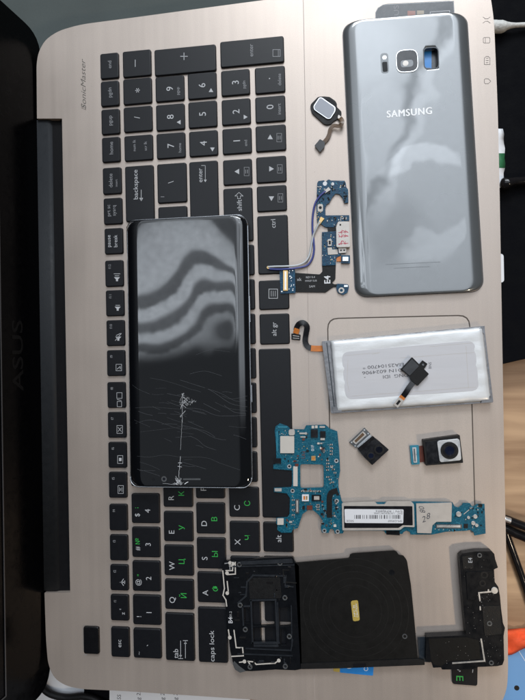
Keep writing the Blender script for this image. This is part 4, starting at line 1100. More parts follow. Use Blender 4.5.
# rounded pouch top as a grid
def pouch():
    cs = [W(x, y, 4.4) for x, y in ((330.5, 341.0), (483.0, 327.2), (491.2, 401.0), (336.5, 411.6))]
    bm = bmesh.new(); nx, ny = 70, 36; g = []
    for j in range(ny + 1):
        row = []
        for i in range(nx + 1):
            s, t = i / nx, j / ny
            p = cs[0] * (1 - s) * (1 - t) + cs[1] * s * (1 - t) + cs[2] * s * t + cs[3] * (1 - s) * t
            e = min(s * 84, (1 - s) * 84, t * 40, (1 - t) * 40)
            z = 3.2 + 1.25 * math.sqrt(max(0, 1 - (1 - min(1, e / 2.2)) ** 2))
            wob = 0.10 * math.sin(s * 40 + 3 * math.sin(t * 9)) * math.exp(-e / 3) + 0.05 * math.sin(t * 33 + s * 11)
            if e > 5: z -= 0.12 * min(1, (e - 5) / 1.2)
            row.append(bm.verts.new((p.x + random.uniform(-.12, .12) * (e < .2), p.y + random.uniform(-.12, .12) * (e < .2), z + wob)))
        g.append(row)
    for j in range(ny):
        for i in range(nx):
            f = bm.faces.new((g[j][i], g[j][i + 1], g[j + 1][i + 1], g[j + 1][i])); f.smooth = True
    o = put('pouch', finish(bm, 'pouch'), 'foil', bt)
    sd = o.modifiers.new('thick', 'SOLIDIFY'); sd.thickness = 0.4 * S; sd.offset = 1
    return o
pouch()
def pouch_face():
    cs = [W(x, y, 4.6) for x, y in ((341.5, 352.0), (474.5, 340.2), (479.2, 390.6), (345.5, 399.6))]
    bm = bmesh.new()
    pl_ = rnd([tuple(c[:2]) for c in cs], 4.2, 6)
    prism_bm(bm, pl_, 4.2, 4.80)
    return put('pouch_face', finish(bm, 'pouch_face'), 'foilmid', bt)
pf = pouch_face()
Rq = random.Random(12)
traces('pouch_crease', [[(345 + Rq.uniform(-1, 1), 355.5), (380, 352.6), (372, 354.4)], [(352, 396), (420, 391.2), (476, 387.0)], [(430, 346.5), (472, 343)], [(466, 346), (468.5, 388)], [(400, 358), (474, 352.4)], [(348, 360), (347, 380), (349, 392)]], 0.16, 4.84, 'silver', bt, t=0.05)
bevel(pf, 0.3, 3)
traces('pouch_fold', [[(326.8, 343), (334.6, 410)]], 0.5, 3.75, 'shelledge', bt, t=0.1)
slab('pouch_corner', [(478, 329), (484.8, 325.6), (484.2, 334)], 3.4, 4.3, 'foildark', bt, r=0.3)
slab('pouch_corner', [(482, 400.2), (491.0, 395.6), (493.2, 402.2), (481, 403)], 3.4, 4.5, 'foildark', bt, r=0.3)
slab('pouch_corner', [(332.2, 406.5), (341, 408.2), (342, 411.6), (333, 412.4)], 3.4, 4.5, 'foildark', bt, r=0.3)
zt = 4.86
text('EIA25104700 *', 383.2, 366.2, zt, 1.75, 183.5, 'ink', bt, 'battery_print', fit=21.5)
text('1D1N 6024906', 383.6, 371.4, zt, 1.75, 183.5, 'ink', bt, 'battery_print', fit=22.5)
text('DNG  IDI', 395.5, 376.0, zt, 1.75, 183.5, 'ink', bt, 'battery_print', fit=13)
text('-', 364.8, 377.4, zt, 2.2, 183.5, 'ink', bt, 'battery_print')
text('BNS', 430, 365.4, zt, 1.4, 90, 'ink', bt, 'battery_print')
fx = ribbon('battery_flex', [(296, 335, 0.9), (296.6, 328, 1.6), (299.5, 323.6, 2.6), (303.8, 323, 3.0), (307, 327, 2.6), (306, 334, 1.8), (305.2, 341, 1.4), (307.5, 346.5, 1.2), (312, 348.4, 1.2)], 3.0, 0.18, 'blackgloss', bt)
ribbon('orange_film', [(311, 348.2, 1.3), (316, 348.6, 1.4), (324.5, 348.4, 1.8)], 3.2, 0.2, 'orange', bt)
ribbon('orange_film', [(295.6, 333.6, 1.1), (297.2, 328.6, 1.75)], 3.1, 0.1, 'orange', bt)
slab('flex_connector', [(291.4, 333.4), (300.6, 334.6), (300.0, 340.2), (291.4, 339.4)], 0.2, 1.5, 'bframe', bt, r=0.3, bev=0.1)
traces('connector_pins', [[(293, 335.6), (299, 336.4)], [(293, 338), (299, 338.4)]], 0.3, 1.56, 'silver', bt)

# sensor lying on the battery
zs = 5.0
sm = thing('sensor_module', 'small black sensor module with stubby ribbon tail lying on the silver battery', 'phone part', tuple(W(414, 372, zs)))
slab('module_body', [(400.6, 369.6), (412.2, 357.2), (419.6, 364.6), (429, 374), (417.6, 386), (410.8, 380), (409.8, 376.6)], zs + .05, zs + 1.9, 'black', sm, r=0.4, bev=0.15)
slab('module_lid', [(402.2, 369.4), (412, 358.8), (419.2, 366), (409.6, 375.8)], zs + 1.8, zs + 2.3, 'blackgloss', sm, r=0.4, bev=0.1)
slab('mounting_tab', [(418.6, 364.8), (422.6, 360.2), (427.6, 363.8), (424.0, 369.2)], zs + .3, zs + 0.9, 'black', sm, r=0.4, holes=[[(421.8, 364.4), (423.2, 363), (424.8, 364.4), (423.4, 366)]], hr=0.4)
ribbon('ribbon_tail', [(414, 381.5, zs + 1.2), (409.5, 387, zs + 1.4), (406, 392.5, zs + 1.3), (402.8, 397, zs + .8)], 2.9, 0.2, 'blackgloss', sm)
ribbon('orange_film', [(403.2, 396.6, zs + .9), (401.2, 399, zs + .75)], 3.0, 0.2, 'orange', sm)
ribbon('connector', [(401.4, 398.8, zs + .9), (395.6, 406, zs + .75)], 2.9, 0.6, 'silver', sm)
ribbon('connector_pins', [(400, 400.5, zs + 1.0), (396.8, 404.5, zs + .9)], 1.2, 0.2, 'black', sm)

# ================================================================ SMALL CAMERA
dc = thing('front_camera_module', 'small black twin lens camera module on a white flex, lying diagonally below the battery', 'phone camera', tuple(W(372, 446, 0)))
slab('connector', [(364.6, 427.6), (370.4, 433.9), (355.4, 447.8), (349, 442.4)], 0.2, 1.2, 'camgrey', dc, r=0.3, bev=0.08)
slab('connector_pins', [(363.0, 431.2), (366.6, 435), (356, 444.6), (352.4, 441.4)], 1.1, 1.6, 'silver', dc, r=0.2, bev=0.05)
slab('connector_pins', [(362.6, 432.6), (364.6, 434.8), (356, 442.6), (354.4, 440.8)], 1.5, 1.75, 'brown', dc, r=0.2)
for x, y in ((364.4, 430), (351.6, 442.4), (368.2, 433.6), (355.2, 446)): disc('solder_dot', x, y, 0.45, 1.1, 1.4, 'silverb', dc, 10)
slab('flex', [(368.8, 434), (372.6, 437.2), (360, 449.6), (356.6, 446.4)], 0.5, 0.8, 'silverb', dc)
slab('camera_body', [(357.7, 449.0), (373, 436.4), (378.4, 440.6), (389, 449.8), (372.2, 465.2), (364, 457)], 0.2, 3.6, 'blackgloss', dc, r=0.5, bev=0.25)
slab('flex_fold', [(357.2, 448.6), (372.6, 435.8), (375, 437.8), (360, 451.4)], 1.5, 4.0, 'pen', dc, r=0.6, bev=0.5)
for x, y, r, m_ in ((379.2, 449.6, 2.7, 'lens'), (371.0, 455.8, 2.1, 'lensblue')):
    b_ = disc('lens_barrel', x, y, r, 3.5, 4.0, 'black', dc, 28, bev=0.15); disc('lens', x, y, r * .66, 3.9, 4.06, m_, b_, 24, bev=0.1)

# ================================================================ MAIN CAMERA
mc = thing('rear_camera_module', 'square rear camera with silver plate and round dark lens near touchpad edge', 'phone camera', tuple(W(442, 451, 0)))
cc = slab('connector', [(409.8, 445.6), (418.8, 445.2), (419.8, 464.2), (411.6, 464.8)], 0.2, 1.3, 'pcbtrace', mc, r=0.3, bev=0.1)
slab('connector_pins', [(412.2, 447.6), (416.2, 447.4), (417.2, 462.6), (413.6, 462.8)], 1.2, 1.8, 'silverb', cc, r=0.2, bev=0.05)
slab('connector_pins', [(413.6, 448.8), (414.9, 448.7), (415.8, 461.4), (414.6, 461.5)], 1.7, 1.9, 'camgrey', cc)
slab('flex', [(418.6, 446), (425, 445.4), (426, 461.6), (419.6, 462.4)], 0.5, 0.8, 'redbrown', mc)
slab('camera_housing', [(423, 440), (459.8, 435.0), (463.2, 462.8), (425.8, 465.6)], 0.2, 4.0, 'black', mc, r=0.4, bev=0.2)
slab('housing_window', [(425.5, 442), (436.6, 440.6), (439, 463), (427.6, 464)], 3.9, 4.15, 'blackgloss', mc, r=0.3, bev=0.05)
slab('silver_plate', [(437.0, 441.0), (459.6, 438.6), (461.6, 460.2), (439.8, 462.4)], 3.9, 5.0, 'silverb', mc, r=1.4, bev=0.3)
lb = disc('lens_barrel', 449.6, 450.6, 4.5, 4.9, 5.4, 'black', mc, 40, bev=0.2)
disc('lens_ring', 449.6, 450.6, 3.4, 5.3, 5.52, 'blackgloss', lb, 36, inner=2.4, bev=0.05); disc('lens', 449.6, 450.6, 2.4, 5.2, 5.42, 'lensblue', lb, 32, bev=0.2)

# ================================================================ MAIN BOARD
mb = thing('motherboard', 'teal phone motherboard with square cut-out and barcode label, lying on space bar and touchpad', 'circuit board', tuple(W(380, 490, 0)))
Z0, Z1 = 1.45, 2.15
out_px = [(274.7, 431), (275.5, 426.5), (280, 423.3), (288, 426.3), (290.4, 429.2), (304, 429.4), (306.2, 425.4), (325.3, 424.7), (329.9, 428.7), (337.3, 431.3), (339.2, 450), (340.2, 471), (338.4, 480), (338.6, 487.3), (341.6, 500.7), (343, 503), (416, 501.5), (452.6, 502.4), (454.5, 506.4), (458.5, 507.6), (462, 505), (463, 503), (469.8, 503.2), (472.5, 507.0), (477, 504.2), (484.6, 504), (485.7, 533.6), (474.5, 535.6), (473.6, 532.2), (470.6, 530), (466, 530.8), (446, 531.8), (432.5, 534.6), (410.6, 534.6), (409.4, 531.6), (406.4, 530.6), (403.6, 532.0), (402.4, 534), (385.5, 533.4), (384, 530.8), (344, 530.6), (343, 533.4), (334.8, 533.6), (334, 530.2), (332, 528.6), (329.9, 529.6), (328.6, 533), (321.9, 532.8), (320.8, 527.3), (322.7, 520.7), (319.2, 515.3), (313.3, 510.4), (308, 510.2), (302.7, 514), (299.9, 522), (298, 528), (293, 529.2), (291.5, 532.7), (281.3, 532.7), (277.3, 530), (277.3, 525), (276, 523.3), (276.5, 518), (287.4, 517.2), (289.5, 514), (289.9, 498), (286.7, 493.4), (273.9, 492.2), (273.9, 487.9), (291, 487.2), (292.2, 484), (291.8, 470.4), (273.3, 469), (273.3, 464.7), (276.4, 463.3), (276, 445)]
slab('board', out_px, Z0, Z1, 'pcb', mb, bev=0.06, holes=[[(300.2, 464.2), (323.6, 464.6), (323.8, 487.4), (300.4, 488)]], hr=1.3)
def chip(x0, y0, x1, y1, h, m, name='chip', par=mb, r=0.15): return box(name, x0, y0, x1, y1, Z1 - 0.1, Z1 + h, m, par, r, 0.06)
o = chip(280.2, 436.2, 294.2, 453.2, 1.0, 'beige', 'shield_can', r=0.3)
chip(288.6, 429.4, 294.8, 435.4, 1.0, 'silver', r=1.2)
chip(299.4, 432.6, 306.8, 434.2, 0.4, 'silver'); chip(300.4, 436.4, 306, 437.6, 0.4, 'silver')
c1 = chip(310.8, 429.6, 317.8, 437.6, 1.0, 'blackgloss'); c2 = chip(320.2, 431.2, 325.6, 437.8, 1.0, 'blackgloss'); chip(320.4, 438, 324.8, 440.2, 0.8, 'silver')
chip(311.6, 425.8, 314.2, 428.4, 0.6, 'beige'); chip(315, 425.6, 317.6, 428.2, 0.6, 'beige'); chip(319.6, 426.2, 325, 427.8, 0.4, 'silver')
g1 = chip(311.3, 456, 315.6, 460.6, 0.5, 'gold'); box('chip_top', 312.4, 457.2, 314.4, 459.6, Z1 + .45, Z1 + .6, 'orange', g1)
f1 = chip(302, 494.6, 308.8, 501.2, 0.8, 'labelw', 'flash_led'); box('phosphor', 303.4, 496, 305.2, 499.8, Z1 + .75, Z1 + .92, 'orange', f1); box('phosphor', 305.8, 496, 307.5, 499.8, Z1 + .75, Z1 + .92, 'gold', f1)
s1 = chip(311.8, 495, 321, 501, 0.8, 'blackgloss'); box('sensor_window', 314, 496.2, 319.4, 499.8, Z1 + .75, Z1 + .9, 'silver', s1)
chip(295.4, 499.4, 299.0, 513.2, 0.8, 'camgrey', 'connector'); chip(296.4, 500.6, 298.0, 512, 1.0, 'silver', 'connector_pins')
chip(306.8, 505.6, 312.4, 509.8, 0.5, 'redbrown'); chip(302.4, 506.2, 304.8, 509.4, 0.6, 'black')
chip(277.3, 518.6, 283.6, 524.8, 1.0, 'beige', 'shield_can')
chip(293.2, 466.4, 297.6, 486.2, 0.25, 'beige', 'contact_strip')
chip(274.6, 488.4, 281.6, 491.4, 0.5, 'silver'); chip(295, 463.9, 298.4, 466.2, 0.5, 'redbrown')
chip(274, 458.4, 281, 463.6, 0.8, 'blackgloss'); chip(276.4, 431.4, 277.8, 451, 0.2, 'pcbtrace', 'edge_trace'); chip(277.6, 426.2, 287.4, 427.8, 0.25, 'pcbtrace', 'edge_trace')
bp_ = bmesh.new()
ribbon_bm(bp_, path3([(329.4, 517.5, Z1 + .3), (329.4, 505, Z1 + .3), (329.6, 497, Z1 + .3), (331.6, 492.6, Z1 + .3), (337.6, 490.6, Z1 + .3)]), 2.9, 0.4)
put('black_gasket', finish(bp_, 'black_gasket'), 'black', mb)
chip(335.4, 506, 337.6, 509.4, 0.8, 'blackgloss'); chip(336.4, 507.0, 338.4, 508.0, 1.0, 'silverb')
for x, y in ((289.3, 466.4), (292.6, 490.9), (336.8, 500.9), (336.4, 460.8), (337.6, 531.6), (324.4, 530.8)):
    rg = disc('screw_ring', x, y, 1.15, Z1 - .1, Z1 + .12, 'silverb', mb, 18, inner=0.6); disc('screw_hole', x, y, 0.62, Z1 - .1, Z1 + .05, 'black', rg, 14)
Rr = random.Random(11)
reg = [(296, 440, 309, 462), (318, 441, 334, 462), (326, 463, 338, 488), (301, 489, 325, 494), (300, 502, 326, 509), (333, 492, 340, 528), (292, 494, 296, 528), (283, 519, 298, 530), (322, 505, 326, 526), (277, 428, 288, 435), (329, 520, 334, 528), (280, 454, 300, 462)]
scatter('traces', mb, rnd_spots(Rr, 110, reg, .3, 1.6), Z1 + .03, 'pcbtrace')
pairs = []
for cx_, cy_, n_, dx, dy in ((331.2, 444.6, 4, 0, 3.2), (327.6, 460.4, 4, 0, 3.2), (327.2, 452, 0, 0, 0), (302.5, 491.2, 6, 3.4, 0), (318, 504.8, 3, 0, 2.4), (331.8, 466, 3, 1.6, 3.4), (327.6, 477, 3, 2.6, 2.6), (293.2, 500, 4, 0, 5)):
    for k in range(n_): pairs += [(cx_ + dx * k - .9, cy_ + dy * k, .9, 1.3), (cx_ + dx * k + .9, cy_ + dy * k, .9, 1.3)]
scatter('small_components', mb, pairs + rnd_spots(Rr, 80, reg, .4, 1.1), Z1 + .35, 'silver')
scatter('dark_components', mb, [(p[0] + (.9 if i % 2 == 0 else -.9), p[1], .9, 1.2) for i, p in enumerate(pairs) if i % 2 == 0] + rnd_spots(Rr, 26, reg, .7, 1.6), Z1 + .4, 'black')
scatter('small_components', mb, rnd_spots(Rr, 16, reg, .6, 1.1), Z1 + .32, 'gold')
bl = [(296, 431, 309, 440), (296, 446, 309, 462), (318, 443, 328, 462), (326, 463, 338, 488), (333, 492, 340, 528), (283, 519, 298, 530), (322, 500, 328, 526), (301, 489, 325, 494), (280, 455, 298, 463)]
for k in range(44):
    b_ = Rr.choice(bl); x_, y_ = Rr.uniform(b_[0], b_[2]), Rr.uniform(b_[1], b_[3]); w_, h_ = Rr.uniform(1.2, 3.0), Rr.uniform(1.0, 2.4)
    chip(x_ - w_ / 2, y_ - h_ / 2, x_ + w_ / 2, y_ + h_ / 2, Rr.uniform(.3, .6), Rr.choice(['black', 'camgrey', 'silver', 'redbrown', 'black', 'beige']))
text('01F', 312.6, 448, Z1 + .05, 1.6, 90, 'labelw', mb, 'board_print'); text('UH', 303.6, 455, Z1 + .05, 2.0, 80, 'redbrown', mb, 'board_print')
# long shield with label
sh = slab('shield_frame', [(341.8, 503.6), (350, 502.8), (375, 502), (377.5, 504.6), (384.5, 504.6), (387, 501.8), (411.4, 501.8), (414, 504.4), (414.6, 527.2), (404.2, 526.8), (400, 530), (342.4, 530.4)], Z1 - .05, Z1 + 1.3, 'silver', mb, r=0.5, bev=0.15)
slab('black_tape', [(343.8, 506), (412.4, 506.2), (412.8, 525.4), (402.6, 525.2), (398.6, 527.9), (344.2, 528)], Z1 + 1.2, Z1 + 1.42, 'blackgloss', sh, r=0.4)
lbz = Z1 + 1.5
slab('paper_label', [(344.4, 509), (403.6, 509.4), (403.2, 523.3), (345, 522.9)], Z1 + 1.38, lbz, 'labelw', sh, r=0.6)
bars = []
x = 354.5
Rb = random.Random(9)
while x < 400:
    w_ = Rb.choice([.5, .8, 1.3, .5]); bars.append(poly_me(rect(x, 515.0, x + w_, 518.8), lbz + .03)); x += w_ + Rb.choice([.5, .7, 1.1, 1.8])
put('barcode', join(bars), 'ink', sh)
text('SVC : LR7B3G9C2MK', 388, 513.3, lbz + .03, 0.95, 180, 'ink', sh, 'label_print', fit=15)
text('S/N : RF8J802', 389, 511.0, lbz + .03, 0.95, 180, 'ink', sh, 'label_print', fit=14)
text('SM-G950F', 395, 521.0, lbz + .03, 1.05, 180, 'ink', sh, 'label_print', fit=7.4)
text('S02E', 350, 521.0, lbz + .03, 1.05, 180, 'ink', sh, 'label_print', fit=4)
s2 = slab('shield_can', [(416.2, 503.8), (452, 503.0), (451.4, 521.8), (436.4, 521.8), (432.4, 525.4), (431.4, 533.4), (417.2, 532.9)], Z1 - .05, Z1 + 1.2, 'silver', mb, r=0.3, bev=0.12)
put('ink_writing', join([text('08', 422.0, 509.5, Z1 + 1.25, 2.6, -75, None, None, None, shear=.4), text('2', 423.6, 519.2, Z1 + 1.25, 3.0, 20, None, None, None, shear=.4), text('8', 428.4, 516.0, Z1 + 1.25, 3.0, 15, None, None, None, shear=.4)]), 'ink', s2)
chip(437, 525.4, 460.4, 527.4, 0.5, 'silverb', 'connector_pins'); chip(436, 524.4, 462, 528.4, 0.25, 'camgrey', 'connector')
Rr = random.Random(21)
reg2 = [(455, 508, 483, 530), (433, 529, 460, 531), (464, 505, 484, 512)]
scatter('traces', mb, rnd_spots(Rr, 40, reg2, .4, 2), Z1 + .03, 'pcbtrace')
scatter('small_components', mb, rnd_spots(Rr, 12, reg2, .6, 1.4), Z1 + .35, 'silver')
scatter('dark_components', mb, rnd_spots(Rr, 16, reg2, .8, 1.8) + [(466, 526, 4, 4), (480, 505.5, 3, 3)], Z1 + .45, 'black')
for x, y, r in ((458.8, 514.2, 1.4), (475.4, 516.6, 1.1), (468.6, 517.6, 0.8), (473.4, 523.2, 1.1), (476.8, 525.4, 0.9)):
    rg = disc('contact_stud', x, y, r, Z1 - .1, Z1 + .6, 'silverb', mb, 16, bev=0.15)
traces('board_print', [[(464, 514), (470.5, 508.6)]], 0.35, Z1 + .06, 'silver', mb)
slab('black_edge_chip', [(386, 530.6), (399.6, 530.8), (399.8, 535.4), (386.4, 534.6)], Z1 - .4, Z1 + .2, 'bframe', mb)

# ================================================================ COIL FRAME ASSEMBLY
cf = thing('antenna_frame', 'black wireless charging coil sheet on plastic frame with white antenna tracks and wired loudspeaker box', 'phone part', tuple(W(340, 612, 0)))
fr_px = [(222, 564), (224, 561.2), (233, 560.2), (236, 561.6), (262, 558), (292.8, 557), (295, 562), (299, 566), (302, 669), (295, 670.4), (276, 669.6), (253, 671.2), (240, 671), (234, 668), (232.4, 660), (230.4, 652), (227.6, 630), (225.4, 606), (222.6, 585)]
holes = [[(251.6, 602.2), (273.6, 601.4), (274.4, 625.4), (252.4, 626.2)], [(253.2, 628.0), (275.6, 627.4), (276.2, 641.8), (253.8, 642.4)],
         [(279.2, 607.6), (290.4, 607.2), (290.8, 625.8), (279.8, 626.4)], [(244.2, 608), (248.8, 608), (249.6, 623), (245, 623)], [(280.6, 629), (286, 628.8), (286.4, 645), (281, 645.2)]]
slab('plastic_frame', fr_px, 1.5, 3.3, 'bframe', cf, bev=0.15, holes=holes, hr=0.4)
# ribs and steps moulded on the frame
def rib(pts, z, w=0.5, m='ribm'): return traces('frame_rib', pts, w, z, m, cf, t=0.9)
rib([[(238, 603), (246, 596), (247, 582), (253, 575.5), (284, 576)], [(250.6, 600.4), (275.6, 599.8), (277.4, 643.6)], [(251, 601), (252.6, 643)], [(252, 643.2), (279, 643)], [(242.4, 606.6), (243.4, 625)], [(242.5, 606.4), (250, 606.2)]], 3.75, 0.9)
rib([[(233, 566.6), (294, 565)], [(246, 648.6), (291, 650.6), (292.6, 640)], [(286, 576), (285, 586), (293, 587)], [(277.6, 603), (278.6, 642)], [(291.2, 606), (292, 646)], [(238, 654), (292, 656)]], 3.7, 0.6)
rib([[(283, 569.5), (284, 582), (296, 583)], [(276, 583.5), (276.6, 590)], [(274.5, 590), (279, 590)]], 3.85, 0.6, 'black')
slab('frame_step', [(248.6, 578), (280, 577.4), (281.4, 598.4), (249.6, 598.8)], 3.25, 3.55, 'black', cf, r=1.0, bev=0.1)
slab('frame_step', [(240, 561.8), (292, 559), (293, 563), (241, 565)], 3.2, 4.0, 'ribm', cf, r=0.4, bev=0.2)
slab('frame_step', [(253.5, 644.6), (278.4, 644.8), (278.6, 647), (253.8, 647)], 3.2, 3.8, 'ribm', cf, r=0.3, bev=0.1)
for x, y in ((239.2, 564.8), (279.8, 563.4), (284.8, 598), (240, 605.4), (245.2, 629.8), (289.2, 636.8), (250, 667.2), (285.2, 666.6)):
    rg = disc('screw_boss', x, y, 1.35, 3.2, 3.95, 'camgrey', cf, 20, inner=0.75, bev=0.1); disc('screw_hole', x, y, 0.8, 3.2, 3.4, 'black', rg, 14)
Rf = random.Random(31)
for k in range(34):
    x_, y_ = Rf.choice([(Rf.uniform(236, 250), Rf.uniform(568, 655)), (Rf.uniform(250, 292), Rf.uniform(566, 600)), (Rf.uniform(250, 292), Rf.uniform(645, 667))])
    w_, h_ = Rf.uniform(1.2, 7), Rf.uniform(.8, 2.2)
    if Rf.random() < .5: w_, h_ = h_, w_
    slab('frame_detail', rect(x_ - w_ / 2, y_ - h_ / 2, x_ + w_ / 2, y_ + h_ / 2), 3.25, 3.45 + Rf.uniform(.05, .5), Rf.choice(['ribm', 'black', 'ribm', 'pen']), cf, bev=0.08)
zt_ = 3.42
w1 = [[(235.2, 562.4), (235.4, 574), (227.5, 574.6)], [(229.6, 566), (232.6, 566), (232.6, 570.6), (226, 570.6)], [(222.8, 571), (224.4, 588.4), (223.0, 595.3), (225.9, 600), (226.7, 606)], [(227.2, 581.6), (228.2, 591)],
      [(234, 630.4), (236.2, 647.6), (242.6, 647.8), (243.3, 655.8), (231.8, 656.4)], [(228.4, 630), (229.8, 639)], [(239.6, 662.3), (244, 661.7)],
      [(248, 661.4), (253.8, 661.9), (256.2, 664.4), (275, 663.2), (278.6, 660.4)], [(248.4, 662), (251.4, 666.6)]]
traces('antenna_track', w1, 0.62, zt_, 'beige', cf)
for x, y in ((227, 573.2), (227.2, 593.2), (229.8, 637.6), (244.4, 661.6), (278.8, 660.6), (230, 563), (232.8, 563.8)):
    disc('antenna_contact', x, y, 1.0, 3.3, zt_ + .1, 'beige', cf, 16)
traces('antenna_track', [[(225, 563.5), (233, 562.2)], [(229.8, 563), (230, 570)], [(233.4, 563), (233.2, 568)]], 0.5, zt_ + .06, 'silverb', cf)
text('B4', 230.4, 620.2, zt_, 2.3, 90, 'labelw', cf, 'frame_print'); text('01.2', 230.6, 614.2, zt_, 1.3, 90, 'legend', cf, 'frame_print')
slab('clear_adhesive', [(234.2, 661), (239, 666), (246, 671.2), (240, 672.8), (235, 669.6), (232.6, 664)], 1.3, 3.4, 'camgrey', cf, r=0.4, bev=0.2)
# coil sheet
zc_ = 3.3
cs_px = [(294.5, 562.9), (349.2, 558.2), (350, 554.6), (353, 553.4), (394.6, 550.6), (397, 552), (398.8, 555.2), (403.6, 555.8), (407, 560.6), (411, 585), (414.4, 620), (418, 660.2), (423.4, 661), (424.6, 664.2), (340, 667.6), (300.6, 668.6)]
slab('coil_sheet', cs_px, 2.4, zc_, 'coil', cf, r=0.8, bev=0.15)
for r in (14, 17.5, 21, 24.5, 28):
    disc('coil_ring', 355.2, 611, r, zc_ - .05, zc_ + .035, 'coilring', cf, 72, inner=r - 0.35)
yl = slab('yellow_label', [(350.8, 601), (358, 600), (359.8, 620.6), (353, 621.4)], zc_, zc_ + .14, 'yellow', cf, r=1.1)
text('CAUTION', 356.8, 610.6, zc_ + .17, 1.0, 94, 'labelw', yl, 'label_print', fit=7); text('NFC 36', 354.2, 610.8, zc_ + .17, 0.9, 94, 'labelw', yl, 'label_print', fit=6)
rg = disc('sheet_screw', 404.8, 636.4, 1.3, zc_ - .05, zc_ + .12, 'camgrey', cf, 20, inner=0.8); 
disc('sheet_screw', 391.8, 572.6, 1.5, zc_ - .05, zc_ + .05, 'bframe', cf, 20)
slab('sheet_edge_strip', [(300.8, 663.6), (418.4, 658.8), (424.4, 660.6), (424.8, 665.0), (340, 668.4), (301, 669.2)], zc_ - .6, zc_ + .5, 'black', cf, r=0.4, bev=0.15)
slab('sheet_notch', [(353, 664), (366, 663.4), (366.4, 667), (353.4, 667.6)], zc_ + .4, zc_ + .62, 'blackgloss', cf, r=0.3)
# loudspeaker box
slab('link_flex', [(417.4, 637.2), (428, 636.8), (430, 662.4), (419.6, 661.8)], 1.6, 2.2, 'stickdark', cf)
ZS = 5.6
sp_px = [(459.4, 556.4), (462.6, 553.4), (475.7, 551.4), (491.6, 551.2), (494.3, 553.8), (495.2, 559), (498, 567.6), (494, 569.4), (494.8, 582), (498.4, 587), (500, 596), (501.2, 609), (503, 623), (505, 628), (503.6, 636), (504.2, 660), (502.4, 665), (497, 666.2), (478.4, 667), (472.4, 669.4), (442, 669.6), (441, 667.4), (433, 667.8), (432, 662.4), (425.6, 661.4), (426.4, 637), (466, 635.2), (463.6, 610), (461.4, 585)]
spb = slab('loudspeaker_box', sp_px, 1.2, ZS, 'bframe', cf, r=0.3, bev=0.25)
slab('speaker_tape', [(428.5, 638.6), (466.4, 637.2), (478.6, 640), (480.6, 659), (450, 661), (441, 666), (434, 664.8), (431, 660)], ZS - .1, ZS + .12, 'coil', spb, r=0.4)
slab('speaker_step', [(466, 572), (492, 571), (493, 588), (478, 589.4), (476.4, 600), (467.6, 600)], ZS - .1, ZS + .35, 'bframe', spb, r=0.6, bev=0.15)
slab('speaker_step', [(482, 606), (500, 605.6), (502, 634), (484.6, 636)], ZS - .1, ZS + .3, 'black', spb, r=0.6, bev=0.15)
slab('speaker_step', [(462, 556.5), (472, 555), (473.6, 568), (463.4, 569.2)], ZS - .1, ZS + .25, 'black', spb, r=0.4, bev=0.1)
traces('antenna_track', [[(481.2, 639.4), (484.6, 661.0), (453, 663.2)]], 0.75, ZS + .2, 'silverb', spb, t=0.15)
traces('antenna_track', [[(480.0, 600.6), (478.9, 592.8), (492, 591.6)], [(480.2, 607), (480.4, 609.6)], [(488.4, 590.0), (488.4, 591.6)]], 0.7, ZS + .42, 'silverb', spb, t=0.15)
disc('antenna_contact', 494.6, 590.6, 1.7, ZS - 1, ZS + .6, 'silverb', spb, 20, bev=0.3)
for x, y, r in ((479.6, 555.4, 1.2), (489.6, 623.6, 1.3), (491.4, 663.0, 1.2), (484.4, 575, 1.9), (482.6, 583.4, 1.7)):
    disc('screw_boss', x, y, r, ZS - .1, ZS + .42, 'camgrey' if r < 1.5 else 'black', spb, 20, inner=r * .55)
text('E4', 470.2, 560.2, ZS + .27, 2.0, 90, 'legend', spb, 'frame_print')
scatter('scuffs', spb, rnd_spots(Rf, 60, [(463, 556, 494, 600), (466, 600, 500, 640), (436, 640, 500, 664)], .15, .45), ZS + .3, 'silver')
Rr = random.Random(4)
scatter('scuffs', spb, rnd_spots(Rr, 26, [(483, 607, 500, 635), (484, 640, 502, 664), (478, 590, 496, 604)], .3, .9), ZS + .34, 'camgrey')

# tab with green letter
tb_ = thing('letter_tab', 'small black tab with a green letter sticking out below the loudspeaker box', 'tab', tuple(W(464, 676, 0)))
slab('tab_body', [(451.6, 660), (477.8, 660), (477.4, 686), (452.4, 684)], 0.1, 0.9, 'key', tb_, r=1.3, bev=0.2)
text('E', 459.8, 678.4, 0.93, 3.6, -90, 'legend_green', tb_, 'letter', fit=2.6)
put('printed_mark', join([line_me([[(457.5, 669.4), (460.2, 671)], [(459.2, 670.4), (459.6, 671.4)]], 0.94, .45), line_me([[(472.8, 669.8), (472.6, 672.4)]], 0.94, .35)]), 'legend', tb_)

